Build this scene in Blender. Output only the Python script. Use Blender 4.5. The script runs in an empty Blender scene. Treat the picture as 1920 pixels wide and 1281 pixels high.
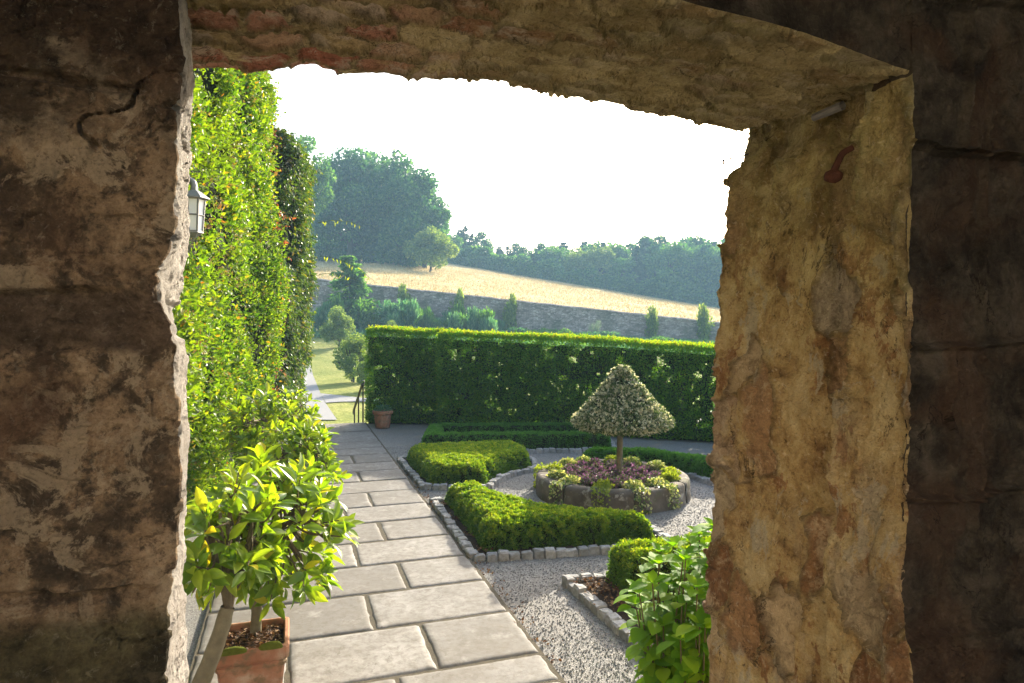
import bpy, math, random
import numpy as np
from mathutils import Vector

# ------------------------------------------------------------------ camera, sky, sun, exposure
SC = bpy.context.scene
COL = SC.collection
EYE, FPX, HY = 1.8, 1250.0, 610.0          # eye height, focal length and horizon row for a 1920 px wide picture
cam_d = bpy.data.cameras.new("camera")
cam = bpy.data.objects.new("camera", cam_d)
COL.objects.link(cam)
cam.location = (0, 0, EYE)
cam.rotation_euler = (math.radians(90), 0, 0)
cam_d.sensor_width = 36
cam_d.lens = FPX / 1920 * 36
cam_d.shift_y = -(640.5 - HY) / 1920
cam_d.clip_start = 0.02
cam_d.clip_end = 1500
SC.camera = cam

SUN_EL = math.radians(23)
SUN_AZ = math.radians(23.5)                   # to the right of straight ahead
SUN = Vector((math.sin(SUN_AZ) * math.cos(SUN_EL), math.cos(SUN_AZ) * math.cos(SUN_EL), math.sin(SUN_EL)))
world = bpy.data.worlds.new("World")
SC.world = world
world.use_nodes = True
wn = world.node_tree.nodes
bg = wn["Background"]
sky = wn.new("ShaderNodeTexSky")
sky.sky_type = 'NISHITA'
sky.sun_disc = False
sky.sun_elevation = SUN_EL
sky.sun_rotation = SUN_AZ
sky.air_density = 1.0
sky.dust_density = 4.0
sky.ozone_density = 1.0
world.node_tree.links.new(sky.outputs[0], bg.inputs[0])
bg.inputs[1].default_value = 0.15
sl = bpy.data.lights.new("sun", 'SUN')
sl.energy = 3.9
sl.angle = math.radians(0.5)
sl.color = (1.0, 0.90, 0.72)
so = bpy.data.objects.new("sun", sl)
COL.objects.link(so)
so.location = (20, 40, 30)
so.rotation_euler = SUN.to_track_quat('Z', 'Y').to_euler()
SC.view_settings.view_transform = 'Standard'
SC.view_settings.look = 'None'
SC.view_settings.exposure = 1.9
SC.view_settings.gamma = 1
SC.cycles.max_bounces = 8
SC.cycles.diffuse_bounces = 5
SC.cycles.transmission_bounces = 5
SC.cycles.transparent_max_bounces = 6
SC.cycles.use_denoising = True

# ------------------------------------------------------------------ numeric helpers
def _hash(ix, iy, iz, seed):
    h = (ix * 374761393 + iy * 668265263 + iz * 2147483647 + seed * 974634527) & 0xFFFFFFFF
    h = ((h ^ (h >> 13)) * 1274126177) & 0xFFFFFFFF
    h = h ^ (h >> 16)
    h = (h * 2246822519) & 0xFFFFFFFF
    h = h ^ (h >> 15)
    return (h & 0xFFFFFF) / float(0xFFFFFF)

def vnoise(P, scale, seed=0):
    Q = np.asarray(P, float) * scale
    I = np.floor(Q).astype(np.int64)
    f = Q - I
    f = f * f * (3 - 2 * f)
    out = 0
    for dx in (0, 1):
        wx = f[..., 0] if dx else 1 - f[..., 0]
        for dy in (0, 1):
            wy = f[..., 1] if dy else 1 - f[..., 1]
            for dz in (0, 1):
                wz = f[..., 2] if dz else 1 - f[..., 2]
                out = out + wx * wy * wz * _hash(I[..., 0] + dx, I[..., 1] + dy, I[..., 2] + dz, seed)
    return out * 2 - 1

def fbm(P, scale, octaves=4, seed=0, gain=0.5):
    a, s, t = 1.0, 0.0, 0.0
    for o in range(octaves):
        s = s + a * vnoise(P, scale * 2.03 ** o, seed + 17 * o)
        t += a
        a *= gain
    return s / t

def unit(v):
    v = np.asarray(v, float)
    return v / np.maximum(np.linalg.norm(v, axis=-1, keepdims=True), 1e-9)

def smooth(a, b, x):
    t = np.clip((x - a) / (b - a), 0, 1)
    return t * t * (3 - 2 * t)

D2 = np.array((-0.314, 0.949))              # along the paved path
R2 = np.array((0.949, 0.314))               # to its right
O2 = np.array((0.241, 3.353))
def pth(s, t): return O2 + D2 * s + R2 * t
def ground(px, py, z=0.0):
    y = (EYE - z) * FPX / (py - HY)
    return np.array(((px - 960) / FPX * y, y))
def at(px, py, y):
    return np.array(((px - 960) / FPX * y, y, EYE - (py - HY) / FPX * y))

# ------------------------------------------------------------------ mesh builder
class MB:
    def __init__(self): self.p = []
    def add(self, V, F, m=0, sm=False):
        if len(V) and len(F): self.p.append((np.asarray(V, float), np.asarray(F, np.int64), m, sm))
        return self
    def build(self, name, mats, parent=None, off=None):
        o3 = np.zeros(3)
        if parent is not None: o3 = np.array(parent.location)
        if off is not None: o3 = np.array(off, float)
        nv = 0
        co, li, ls, mi, sm = [], [], [], [], []
        for V, F, m, s in self.p:
            co.append(V - o3)
            li.append((F + nv).ravel())
            ls.append(np.full(len(F), F.shape[1]))
            mi.append(np.full(len(F), m))
            sm.append(np.full(len(F), s))
            nv += len(V)
        co = np.concatenate(co); li = np.concatenate(li); ls = np.concatenate(ls)
        mi = np.concatenate(mi); sm = np.concatenate(sm)
        me = bpy.data.meshes.new(name)
        me.vertices.add(len(co)); me.vertices.foreach_set("co", co.astype(np.float32).ravel())
        me.loops.add(len(li)); me.loops.foreach_set("vertex_index", li.astype(np.int32))
        me.polygons.add(len(ls))
        me.polygons.foreach_set("loop_start", (np.cumsum(ls) - ls).astype(np.int32))
        me.polygons.foreach_set("loop_total", ls.astype(np.int32))
        if not isinstance(mats, (list, tuple)): mats = [mats]
        for m in mats: me.materials.append(m)
        me.polygons.foreach_set("material_index", mi.astype(np.int32))
        me.polygons.foreach_set("use_smooth", sm.astype(bool))
        me.update(calc_edges=True)
        me.validate()
        o = bpy.data.objects.new(name, me)
        COL.objects.link(o)
        if parent is not None: o.parent = parent
        elif off is not None: o.location = off
        return o

def grid_faces(nu, nv, wrap=False):
    i = np.arange(nu - 1)[:, None]
    w = nv if wrap else nv - 1
    j = np.arange(w)[None, :]
    j2 = (j + 1) % nv
    return np.stack([i * nv + j, i * nv + j2, (i + 1) * nv + j2, (i + 1) * nv + j], -1).reshape(-1, 4)

def tube(pts, rad, n=8, cap=True):
    pts = np.asarray(pts, float)
    rad = np.broadcast_to(np.asarray(rad, float), (len(pts),))
    t = unit(np.gradient(pts, axis=0))
    ref = np.array((0, 0, 1.0)) if abs(t[:, 2]).mean() < 0.8 else np.array((1.0, 0, 0))
    a = unit(np.cross(t, ref)); b = np.cross(t, a)
    th = np.linspace(0, 2 * math.pi, n, endpoint=False)
    V = pts[:, None] + rad[:, None, None] * (np.cos(th)[None, :, None] * a[:, None] + np.sin(th)[None, :, None] * b[:, None])
    return V.reshape(-1, 3), grid_faces(len(pts), n, True)

def curve_pts(P, n=10):
    """smooth points through P (Catmull-Rom)"""
    P = np.asarray(P, float)
    Q = np.vstack([2 * P[0] - P[1], P, 2 * P[-1] - P[-2]])
    out = []
    for i in range(1, len(Q) - 2):
        t = np.linspace(0, 1, n, endpoint=False)[:, None]
        a, b, c, d = Q[i - 1], Q[i], Q[i + 1], Q[i + 2]
        out.append(0.5 * (2 * b + (c - a) * t + (2 * a - 5 * b + 4 * c - d) * t ** 2 + (3 * b - a - 3 * c + d) * t ** 3))
    out.append(P[-1:])
    return np.vstack(out)

def lathe(prof, n=28, c=(0, 0, 0)):
    prof = np.asarray(prof, float)
    th = np.linspace(0, 2 * math.pi, n, endpoint=False)
    V = np.stack([prof[:, None, 0] * np.cos(th), prof[:, None, 0] * np.sin(th), np.repeat(prof[:, 1:2], n, 1)], -1).reshape(-1, 3)
    return V + np.asarray(c), grid_faces(len(prof), n, True)

def box(c, size, rot=0.0, bev=0.0, taper=1.0):
    """box with chamfered edges, centre c"""
    sx, sy, sz = np.asarray(size, float) / 2
    b = bev
    lv = [(-sz, b), (-sz + b, 0), (sz - b, 0), (sz, b)] if b > 0 else [(-sz, 0), (sz, 0)]
    V = []
    for z, ins in lv:
        k = 1 if z < 0 else taper
        x, y = (sx - ins) * k, (sy - ins) * k
        bb = b * 0.9
        if b > 0: ring = [(-x + bb, -y), (x - bb, -y), (x, -y + bb), (x, y - bb), (x - bb, y), (-x + bb, y), (-x, y - bb), (-x, -y + bb)]
        else: ring = [(-x, -y), (x, -y), (x, y), (-x, y)]
        V += [(p[0], p[1], z) for p in ring]
    n = 8 if b > 0 else 4
    V = np.array(V)
    cr, sr = math.cos(rot), math.sin(rot)
    V = np.stack([V[:, 0] * cr - V[:, 1] * sr, V[:, 0] * sr + V[:, 1] * cr, V[:, 2]], -1) + np.asarray(c)
    F = grid_faces(len(lv), n, True)
    caps = [list(range(n))[::-1], [len(V) - n + k for k in range(n)]]
    return V, F, np.array(caps)

def add_box(mb, c, size, rot=0.0, bev=0.0, taper=1.0, m=0, jit=None):
    V, F, caps = box(c, size, rot, bev, taper)
    if jit is not None: V = V + jit.normal(0, 1, V.shape) * 0.004
    k = len(mb.p)
    mb.add(V, F, m); mb.add(V, caps, m)

def tri(F):
    F = np.asarray(F)
    return F if F.shape[1] == 3 else np.vstack([F[:, [0, 1, 2]], F[:, [0, 2, 3]]])

def sample(V, F, n, rng, dens=None):
    T = tri(F)
    A, B, C = V[T[:, 0]], V[T[:, 1]], V[T[:, 2]]
    N = np.cross(B - A, C - A)
    ar = np.linalg.norm(N, axis=1)
    w = ar if dens is None else ar * dens((A + B + C) / 3)
    idx = rng.choice(len(T), n, p=w / w.sum())
    u, v = rng.random(n), rng.random(n)
    k = u + v > 1
    u[k], v[k] = 1 - u[k], 1 - v[k]
    P = A[idx] + (B - A)[idx] * u[:, None] + (C - A)[idx] * v[:, None]
    return P, unit(N[idx])

# leaf templates: rows of (u along, v across, w out), faces
T_RHOMB = (np.array([(0, 0, 0), (.5, -1, .06), (1, 0, 0), (.5, 1, .06)]), np.array([(0, 1, 2, 3)]))
T_LEAF = (np.array([(0, 0, 0), (.45, 0, -.02), (1, 0, -.06), (.35, -1, .08), (.75, -.62, .05), (.35, 1, .08), (.75, .62, .05)]),
          np.array([(0, 3, 4, 1), (1, 4, 2, 2), (0, 1, 6, 5), (1, 2, 2, 6)]))
def _big():
    us = np.array([0, .06, .2, .38, .56, .74, .89, 1.0])
    ws = np.array([.05, .10, .62, .95, 1.0, .78, .36, .02])
    V, F = [], []
    for u, w in zip(us, ws):
        drop = -.22 * u * u
        for v in (-1, -.5, 0, .5, 1): V.append((u, v * w, drop + .07 * abs(v) * w))
    return np.array(V), grid_faces(len(us), 5)
T_BIG = _big()

def leaves(P, A, N, L, W, T=T_RHOMB):
    tv, tf = T
    n = len(P)
    A = unit(A); S = unit(np.cross(N, A)); M = np.cross(A, S)
    L = np.broadcast_to(np.asarray(L, float), (n,)); W = np.broadcast_to(np.asarray(W, float), (n,))
    V = (P[:, None] + tv[None, :, 0, None] * (L[:, None] * A)[:, None] + tv[None, :, 1, None] * (W[:, None] * S)[:, None] / 2
         + tv[None, :, 2, None] * (L[:, None] * M)[:, None])
    F = (tf[None] + (np.arange(n) * len(tv))[:, None, None]).reshape(-1, tf.shape[1])
    return V.reshape(-1, 3), F

# T_LEAF above carries degenerate quads; give it as triangles
def _leaf_tris():
    V = T_LEAF[0]
    F = np.array([(0, 3, 1), (3, 4, 1), (1, 4, 2), (0, 1, 5), (5, 1, 6), (1, 2, 6)])
    return V, F
T_LEAF = _leaf_tris()

def rvec(rng, n): return unit(rng.normal(0, 1, (n, 3)))

# ------------------------------------------------------------------ objects: things, parts, structures
def tag(o, label=None, cat=None, group=None, kind=None):
    if label: o["label"] = label
    if cat: o["category"] = cat
    if group: o["group"] = group
    if kind: o["kind"] = kind
    return o
def thing(name, label, cat, loc, group=None):
    o = bpy.data.objects.new(name, None)
    o.empty_display_size = 0.2
    COL.objects.link(o)
    o.location = tuple(float(v) for v in loc)
    return tag(o, label, cat, group)
def copy_tree(o, parent=None):
    c = o.copy(); COL.objects.link(c)
    if parent is not None: c.parent = parent
    for ch in list(o.children): copy_tree(ch, c)
    return c

# ------------------------------------------------------------------ materials
class NT:
    def __init__(self, name):
        self.m = bpy.data.materials.new(name)
        self.m.use_nodes = True
        self.t = self.m.node_tree
        self.b = self.t.nodes["Principled BSDF"]
        self.out = self.t.nodes["Material Output"]
        self.b.inputs["Roughness"].default_value = 0.85
        self.b.inputs["Specular IOR Level"].default_value = 0.25
        self.co = None
    def n(self, typ, **kw):
        o = self.t.nodes.new(typ)
        for k, v in kw.items(): setattr(o, k, v)
        return o
    def l(self, a, b): self.t.links.new(a, b)
    def coord(self, scale=None):
        if self.co is None: self.co = self.n("ShaderNodeNewGeometry").outputs["Position"]
        if scale is None: return self.co
        mp = self.n("ShaderNodeMapping"); mp.inputs["Scale"].default_value = scale
        self.l(self.co, mp.inputs[0]); return mp.outputs[0]
    def noise(self, sc, det=6, rough=0.6, dist=0.0, co=None, off=None):
        o = self.n("ShaderNodeTexNoise")
        o.inputs["Scale"].default_value = sc; o.inputs["Detail"].default_value = det
        o.inputs["Roughness"].default_value = rough; o.inputs["Distortion"].default_value = dist
        c = co or self.coord()
        if off:
            mp = self.n("ShaderNodeMapping"); mp.inputs["Location"].default_value = (off, off * 1.7, off * .6)
            self.l(c, mp.inputs[0]); c = mp.outputs[0]
        self.l(c, o.inputs["Vector"]); return o.outputs["Fac"]
    def voro(self, sc, feature='F1', out="Distance", co=None, rnd=1.0):
        o = self.n("ShaderNodeTexVoronoi", feature=feature)
        o.inputs["Scale"].default_value = sc; o.inputs["Randomness"].default_value = rnd
        self.l(co or self.coord(), o.inputs["Vector"]); return o.outputs[out]
    def ramp(self, fac, stops, interp='LINEAR'):
        o = self.n("ShaderNodeValToRGB")
        o.color_ramp.interpolation = interp
        el = o.color_ramp.elements
        while len(el) < len(stops): el.new(0.5)
        for e, (p, c) in zip(el, stops):
            e.position = p
            e.color = (c, c, c, 1) if not hasattr(c, "__len__") else (*c, 1)
        self.l(fac, o.inputs[0]); return o.outputs[0]
    def mix(self, fac, a, b, mode='MIX'):
        o = self.n("ShaderNodeMix", data_type='RGBA', blend_type=mode)
        for s, v in ((o.inputs[0], fac), (o.inputs[6], a), (o.inputs[7], b)):
            if hasattr(v, "is_linked"): self.l(v, s)
            elif hasattr(v, "__len__"): s.default_value = (*v, 1)
            else: s.default_value = v
        return o.outputs[2]
    def math(self, op, a, b=0.0, clamp=False):
        o = self.n("ShaderNodeMath", operation=op, use_clamp=clamp)
        for s, v in ((o.inputs[0], a), (o.inputs[1], b)):
            if hasattr(v, "is_linked"): self.l(v, s)
            else: s.default_value = v
        return o.outputs[0]
    def sep(self, axis):
        o = self.n("ShaderNodeSeparateXYZ"); self.l(self.coord(), o.inputs[0]); return o.outputs[axis]
    def island(self): return self.n("ShaderNodeNewGeometry").outputs["Random Per Island"]
    def bump(self, h, strength=0.5, dist=0.01, prev=None):
        o = self.n("ShaderNodeBump")
        o.inputs["Strength"].default_value = strength; o.inputs["Distance"].default_value = dist
        self.l(h, o.inputs["Height"])
        if prev is not None: self.l(prev, o.inputs["Normal"])
        self.l(o.outputs[0], self.b.inputs["Normal"]); return o.outputs[0]
    def base(self, c):
        if hasattr(c, "is_linked"): self.l(c, self.b.inputs["Base Color"])
        else: self.b.inputs["Base Color"].default_value = (*c, 1)
    def rough(self, r): self.b.inputs["Roughness"].default_value = r; return self

def leaf_mat(name, stops, trans, tfac=0.4, rough=0.45, spec=0.4, patch=None, pscale=2.0):
    """leaf: colour varies from leaf to leaf; light passes through"""
    t = NT(name)
    c = t.ramp(t.island(), stops)
    if patch is not None:
        f = t.ramp(t.noise(pscale, 3), [(0.45, 0), (0.6, 1)])
        c = t.mix(f, c, t.mix(0.6, c, patch))
    t.base(c); t.rough(rough); t.b.inputs["Specular IOR Level"].default_value = spec
    tr = t.n("ShaderNodeBsdfTranslucent")
    t.l(t.mix(1.0, c, trans, 'MULTIPLY'), tr.inputs[0])
    ms = t.n("ShaderNodeMixShader"); ms.inputs[0].default_value = tfac
    t.l(t.b.outputs[0], ms.inputs[1]); t.l(tr.outputs[0], ms.inputs[2]); t.l(ms.outputs[0], t.out.inputs[0])
    return t.m

def plain_mat(name, col, rough=0.7, var=0.3, sc=8, bump=0.3, bd=0.01, spec=0.3):
    t = NT(name)
    f = t.noise(sc, 6)
    t.base(t.mix(f, tuple(v * (1 - var) for v in col), tuple(min(1, v * (1 + var)) for v in col)))
    t.rough(rough); t.b.inputs["Specular IOR Level"].default_value = spec
    if bump: t.bump(t.noise(sc * 5, 6), bump, bd)
    return t.m

M = {}
# --- leaves
M['yew'] = leaf_mat("yew_leaf", [(0, (.055, .14, .016)), (.6, (.105, .23, .026)), (.93, (.17, .28, .03)), (1, (.24, .27, .035))], (2.0, 2.2, .6), .46, .6, .1)
M['yewtip'] = leaf_mat("yew_lit_new_growth", [(0, (.14, .20, .02)), (.7, (.22, .26, .03)), (1, (.30, .25, .04))], (2.0, 2.0, .5), .45, .6, .08)  # young growth; its gold-green also paints the lit rim of the hedge
M['boxtip'] = leaf_mat("box_lit_new_growth", [(0, (.13, .21, .018)), (.7, (.20, .27, .025)), (1, (.29, .30, .04))], (2.0, 2.0, .5), .42, .45, .3)  # young growth, paler so that light on the clipped tops is in the colour
M['boxdtip'] = leaf_mat("dark_box_lit_new_growth", [(0, (.06, .17, .03)), (1, (.12, .25, .05))], (1.8, 2.0, .6), .38, .45, .3)  # same for the dark box: lit tops put into the leaf colour
M['box'] = leaf_mat("box_leaf", [(0, (.055, .12, .012)), (.6, (.095, .18, .018)), (1, (.15, .23, .03))], (2.1, 2.1, .5), .42, .45, .3)
M['boxdark'] = leaf_mat("dark_box_leaf", [(0, (.045, .13, .022)), (.7, (.08, .195, .034)), (1, (.12, .25, .05))], (1.8, 2.0, .6), .4, .5, .2)
M['laurel'] = leaf_mat("laurel_leaf", [(0, (.085, .16, .022)), (.5, (.15, .24, .03)), (.9, (.23, .30, .035)), (1, (.38, .33, .03))], (2.2, 2.1, .35), .45, .35, .4)
M['hydra'] = leaf_mat("shrub_leaf", [(0, (.07, .17, .018)), (.6, (.14, .26, .024)), (1, (.22, .32, .03))], (2.3, 2.3, .4), .5, .6, .1)
M['creep'] = leaf_mat("creeper_leaf", [(0, (.03, .08, .014)), (.45, (.075, .15, .018)), (.9, (.17, .25, .024)), (.975, (.25, .24, .04)), (1, (.34, .12, .03))], (2.2, 2.2, .4), .42, .42, .3, patch=(.13, .19, .015), pscale=1.5)
M['ivy'] = leaf_mat("ivy_leaf", [(0, (.03, .065, .018)), (.6, (.06, .11, .022)), (.9, (.12, .16, .03)), (1, (.20, .14, .04))], (1.9, 1.9, .5), .34, .34, .4)
M['shoot'] = leaf_mat("red_shoot", [(0, (.22, .07, .03)), (.5, (.33, .12, .05)), (1, (.30, .2, .06))], (1.8, 1.3, .6), .4, .4, .4)
M['bud'] = leaf_mat("flower_bud", [(0, (.20, .18, .05)), (.6, (.28, .22, .07)), (1, (.35, .20, .10))], (1.3, 1.2, .6), .3, .6, .2)
M['holly'] = leaf_mat("variegated_leaf", [(0, (.055, .10, .03)), (.50, (.12, .17, .05)), (.56, (.40, .39, .24)), (.8, (.58, .55, .38)), (1, (.70, .67, .50))], (1.2, 1.2, .9), .34, .32, .5)
M['cream_ivy'] = leaf_mat("trailing_leaf", [(0, (.10, .17, .05)), (.45, (.18, .24, .08)), (.55, (.45, .46, .22)), (1, (.58, .56, .32))], (1.4, 1.4, .6), .35, .4, .4)
M['lime'] = leaf_mat("lime_leaf", [(0, (.16, .22, .03)), (1, (.30, .34, .05))], (1.8, 1.8, .5), .4, .4, .4)
M['purple'] = leaf_mat("purple_petal", [(0, (.05, .09, .03)), (.50, (.12, .17, .06)), (.54, (.12, .06, .10)), (.85, (.22, .12, .20)), (1, (.34, .24, .34))], (1.4, 1.0, 1.3), .3, .5, .3)
M['oak'] = leaf_mat("broad_tree_leaf", [(0, (.02, .07, .03)), (.6, (.045, .12, .045)), (1, (.11, .20, .06))], (1.8, 2.0, .8), .42, .55, .2)
M['palegreen'] = leaf_mat("pale_tree_leaf", [(0, (.09, .15, .04)), (.6, (.15, .22, .06)), (1, (.26, .31, .09))], (1.8, 1.8, .7), .42, .55, .2)
M['pine'] = leaf_mat("conifer_needle", [(0, (.02, .055, .03)), (.7, (.04, .09, .045)), (1, (.08, .14, .06))], (1.6, 1.8, .9), .35, .6, .15)
M['bluegreen'] = leaf_mat("blue_green_leaf", [(0, (.04, .12, .065)), (.6, (.08, .19, .10)), (1, (.19, .30, .17))], (1.6, 1.8, .9), .4, .6, .2)
M['midgreen'] = leaf_mat("mid_green_leaf", [(0, (.035, .10, .025)), (.6, (.075, .17, .04)), (1, (.16, .26, .06))], (1.7, 1.9, .7), .42, .55, .2)
M['plum'] = leaf_mat("plum_leaf", [(0, (.035, .016, .026)), (1, (.08, .035, .05))], (1.6, .9, 1.1), .3, .5, .3)
M['gold'] = leaf_mat("golden_leaf", [(0, (.16, .16, .02)), (1, (.30, .27, .04))], (1.6, 1.6, .5), .4, .5, .3)
M['silver'] = leaf_mat("silver_leaf", [(0, (.13, .18, .12)), (1, (.28, .33, .24))], (1.2, 1.3, 1), .3, .6, .2)
M['dry'] = leaf_mat("dry_leaf", [(0, (.06, .03, .015)), (.6, (.16, .08, .035)), (1, (.30, .20, .10))], (1.2, 1.0, .7), .2, .7, .2)
M['moss'] = plain_mat("moss", (.13, .15, .02), .95, .5, 60, .8, .01, .1)
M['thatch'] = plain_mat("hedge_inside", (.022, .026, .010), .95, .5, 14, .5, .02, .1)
# --- wood, metal, pots
M['bark'] = plain_mat("bark", (.13, .10, .06), .85, .5, 30, .7, .006)
M['bark_grey'] = plain_mat("grey_bark", (.17, .145, .09), .8, .45, 40, .6, .004)
M['bark_far'] = plain_mat("dark_bark", (.06, .05, .04), .9, .4, 4, .3, .02)
M['stem_red'] = plain_mat("reddish_stem", (.20, .08, .035), .6, .4, 40, .2, .002)
M['stem_brown'] = plain_mat('brown_green_stem', (.12, .10, .04), .7, .4, 40, .2, .002)
M['stem_green'] = plain_mat("green_stem", (.11, .17, .04), .6, .3, 40, .2, .002)
M['iron'] = plain_mat("dark_iron", (.02, .02, .022), .5, .3, 30, .2, .001, .5)
M['greymetal'] = plain_mat("painted_grey_metal", (.20, .20, .20), .45, .15, 30, .1, .001, .5)
M['rust'] = plain_mat("rust", (.085, .034, .022), .95, .6, 90, 1.0, .006, .1)
M['timber'] = plain_mat("weathered_timber", (.13, .12, .115), .85, .4, 30, .6, .003, .2)
M['lampglass'] = plain_mat("frosted_lamp_glass", (.82, .84, .85), .35, .04, 5, 0)

def terracotta():
    t = NT("terracotta")
    f = t.noise(7, 7)
    c = t.ramp(f, [(.3, (.24, .10, .055)), (.5, (.33, .15, .085)), (.6, (.38, .20, .125)), (.72, (.46, .34, .25))])
    g = t.ramp(t.noise(16, 6, off=4), [(.48, 0), (.62, .85)])
    t.base(t.mix(g, c, (.17, .125, .07)))
    t.bump(t.noise(60, 6), .4, .004); t.rough(.85); return t.m
M['terra'] = terracotta()

def paving():
    t = NT("paving_stone")
    isl = t.island()
    c = t.ramp(isl, [(0, (.175, .166, .155)), (.5, (.225, .214, .20)), (1, (.28, .266, .25))])
    n1 = t.noise(2.3, 8, .65)
    c = t.mix(t.ramp(n1, [(.35, 0), (.65, 1)]), t.mix(.65, c, (.13, .115, .095)), c)
    n2 = t.noise(24, 8, .7)
    c = t.mix(t.ramp(n2, [(.36, .7), (.56, 0)]), c, (.125, .11, .09))
    lich = t.ramp(t.noise(7, 9, .7, off=3), [(.54, 0), (.66, .4)])
    c = t.mix(lich, c, (.36, .345, .32))
    flake = t.ramp(t.math('ABSOLUTE', t.math('SUBTRACT', t.noise(4.5, 7, .6, 1.2, off=17), .5)), [(0, .75), (.012, 0)])
    c = t.mix(t.math('MULTIPLY', flake, t.ramp(t.noise(6, 4, off=27), [(.5, 0), (.6, 1)])), c, (.11, .10, .085))
    pit = t.ramp(t.noise(13, 5, .6, 1.2, off=8), [(.30, .8), (.36, 0)])
    c = t.mix(pit, c, (.13, .115, .095))
    t.base(c)
    h = t.math('ADD', t.math('MULTIPLY', t.noise(4, 7, .62, .6), 1.0), t.math('MULTIPLY', t.noise(150, 4, .7), .12))
    t.bump(h, .5, .012); t.rough(.8); return t.m
M['paving'] = paving()

def gravel():
    t = NT("gravel")
    r = t.n("ShaderNodeSeparateColor"); 
    v = t.voro(150, 'F1', "Color"); t.l(v, r.inputs[0])
    c = t.ramp(r.outputs[0], [(0, (.09, .09, .09)), (.25, (.155, .153, .15)), (.6, (.21, .206, .20)), (.88, (.265, .26, .25)), (1, (.36, .35, .335))])
    p = t.ramp(t.noise(1.3, 5), [(.35, 0), (.7, 1)])
    c = t.mix(p, t.mix(.35, c, (.24, .20, .15)), c)
    t.base(c)
    d = t.voro(150, 'F1', "Distance")
    t.bump(t.math('SUBTRACT', 1.0, d), .7, .006); t.rough(.8); return t.m
M['gravel'] = gravel()
def pebble():
    t = NT("pebble")
    t.base(t.ramp(t.island(), [(0, (.10, .10, .10)), (.3, (.16, .157, .153)), (.65, (.22, .216, .21)), (.9, (.28, .273, .264)), (1, (.38, .37, .352))]))
    t.rough(.75); return t.m
M['pebble'] = pebble()
M['farpath'] = plain_mat("fine_gravel", (.22, .215, .21), .9, .15, 20, .3, .01)
M['soil'] = plain_mat("soil", (.055, .038, .026), .95, .5, 40, .9, .02, .1)
M['joint'] = plain_mat("joint_dirt", (.11, .095, .07), .95, .5, 50, .8, .01, .1)
def sett_mat():
    t = NT("sett_stone")
    c = t.ramp(t.island(), [(0, (.24, .24, .24)), (.5, (.34, .335, .33)), (1, (.45, .43, .41))])
    t.base(t.mix(t.ramp(t.noise(30, 6), [(.4, 0), (.65, .6)]), c, (.13, .12, .10)))
    t.bump(t.noise(45, 6), .6, .008); t.rough(.8); return t.m
M['sett'] = sett_mat()

def ringstone():
    t = NT("planter_stone")
    c = t.ramp(t.noise(5, 7, .65), [(.3, (.075, .06, .045)), (.55, (.13, .105, .08)), (.75, (.21, .175, .135))])
    c = t.mix(t.ramp(t.noise(14, 6, off=7), [(.56, 0), (.66, .8)]), c, (.34, .31, .26))
    c = t.mix(t.ramp(t.noise(6, 5, off=2), [(.55, 0), (.7, .6)]), c, (.09, .10, .03))
    t.base(c); t.bump(t.noise(28, 8, .7), .7, .012); return t.m
M['ringstone'] = ringstone()

def farwall():
    t = NT("rubble_wall")
    co = t.coord((1, 1, 1.9))
    r = t.n("ShaderNodeSeparateColor"); t.l(t.voro(4.5, 'F1', "Color", co), r.inputs[0])
    c = t.ramp(r.outputs[0], [(0, (.22, .175, .145)), (.5, (.35, .28, .235)), (.9, (.44, .36, .305)), (1, (.55, .47, .40))])
    e = t.ramp(t.voro(4.5, 'DISTANCE_TO_EDGE', "Distance", co), [(.0, 0), (.07, 1)])
    c = t.mix(e, (.13, .115, .10), c)
    c = t.mix(t.ramp(t.noise(.35, 6), [(.5, 0), (.65, .6)]), c, (.06, .08, .035))
    t.base(c); t.bump(e, .6, .05); return t.m
M['farwall'] = farwall()

def field():
    t = NT("ripe_grass")
    co = t.coord((.35, 1.6, 1))
    c = t.ramp(t.noise(.5, 7, .6, 0, co), [(.3, (.38, .275, .12)), (.5, (.48, .36, .165)), (.7, (.56, .44, .22))])
    # lawn and border ground nearer than the wall
    g = t.ramp(t.noise(.7, 6), [(.3, (.16, .19, .035)), (.55, (.23, .24, .055)), (.75, (.33, .30, .10))])
    y = t.sep("Y")
    f = t.ramp(t.math('DIVIDE', y, 100.0), [(.52, 0), (.521, 1)])
    t.base(t.mix(f, g, c))
    t.bump(t.noise(6, 5), .6, .15); t.rough(.95); t.b.inputs["Specular IOR Level"].default_value = .1
    return t.m
M['terrain'] = field()
M['stubble'] = leaf_mat("dry_grass_blade", [(0, (.38, .28, .13)), (.6, (.48, .37, .18)), (1, (.60, .49, .27))], (1.0, 1.0, .8), .25, .7, .1)

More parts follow.
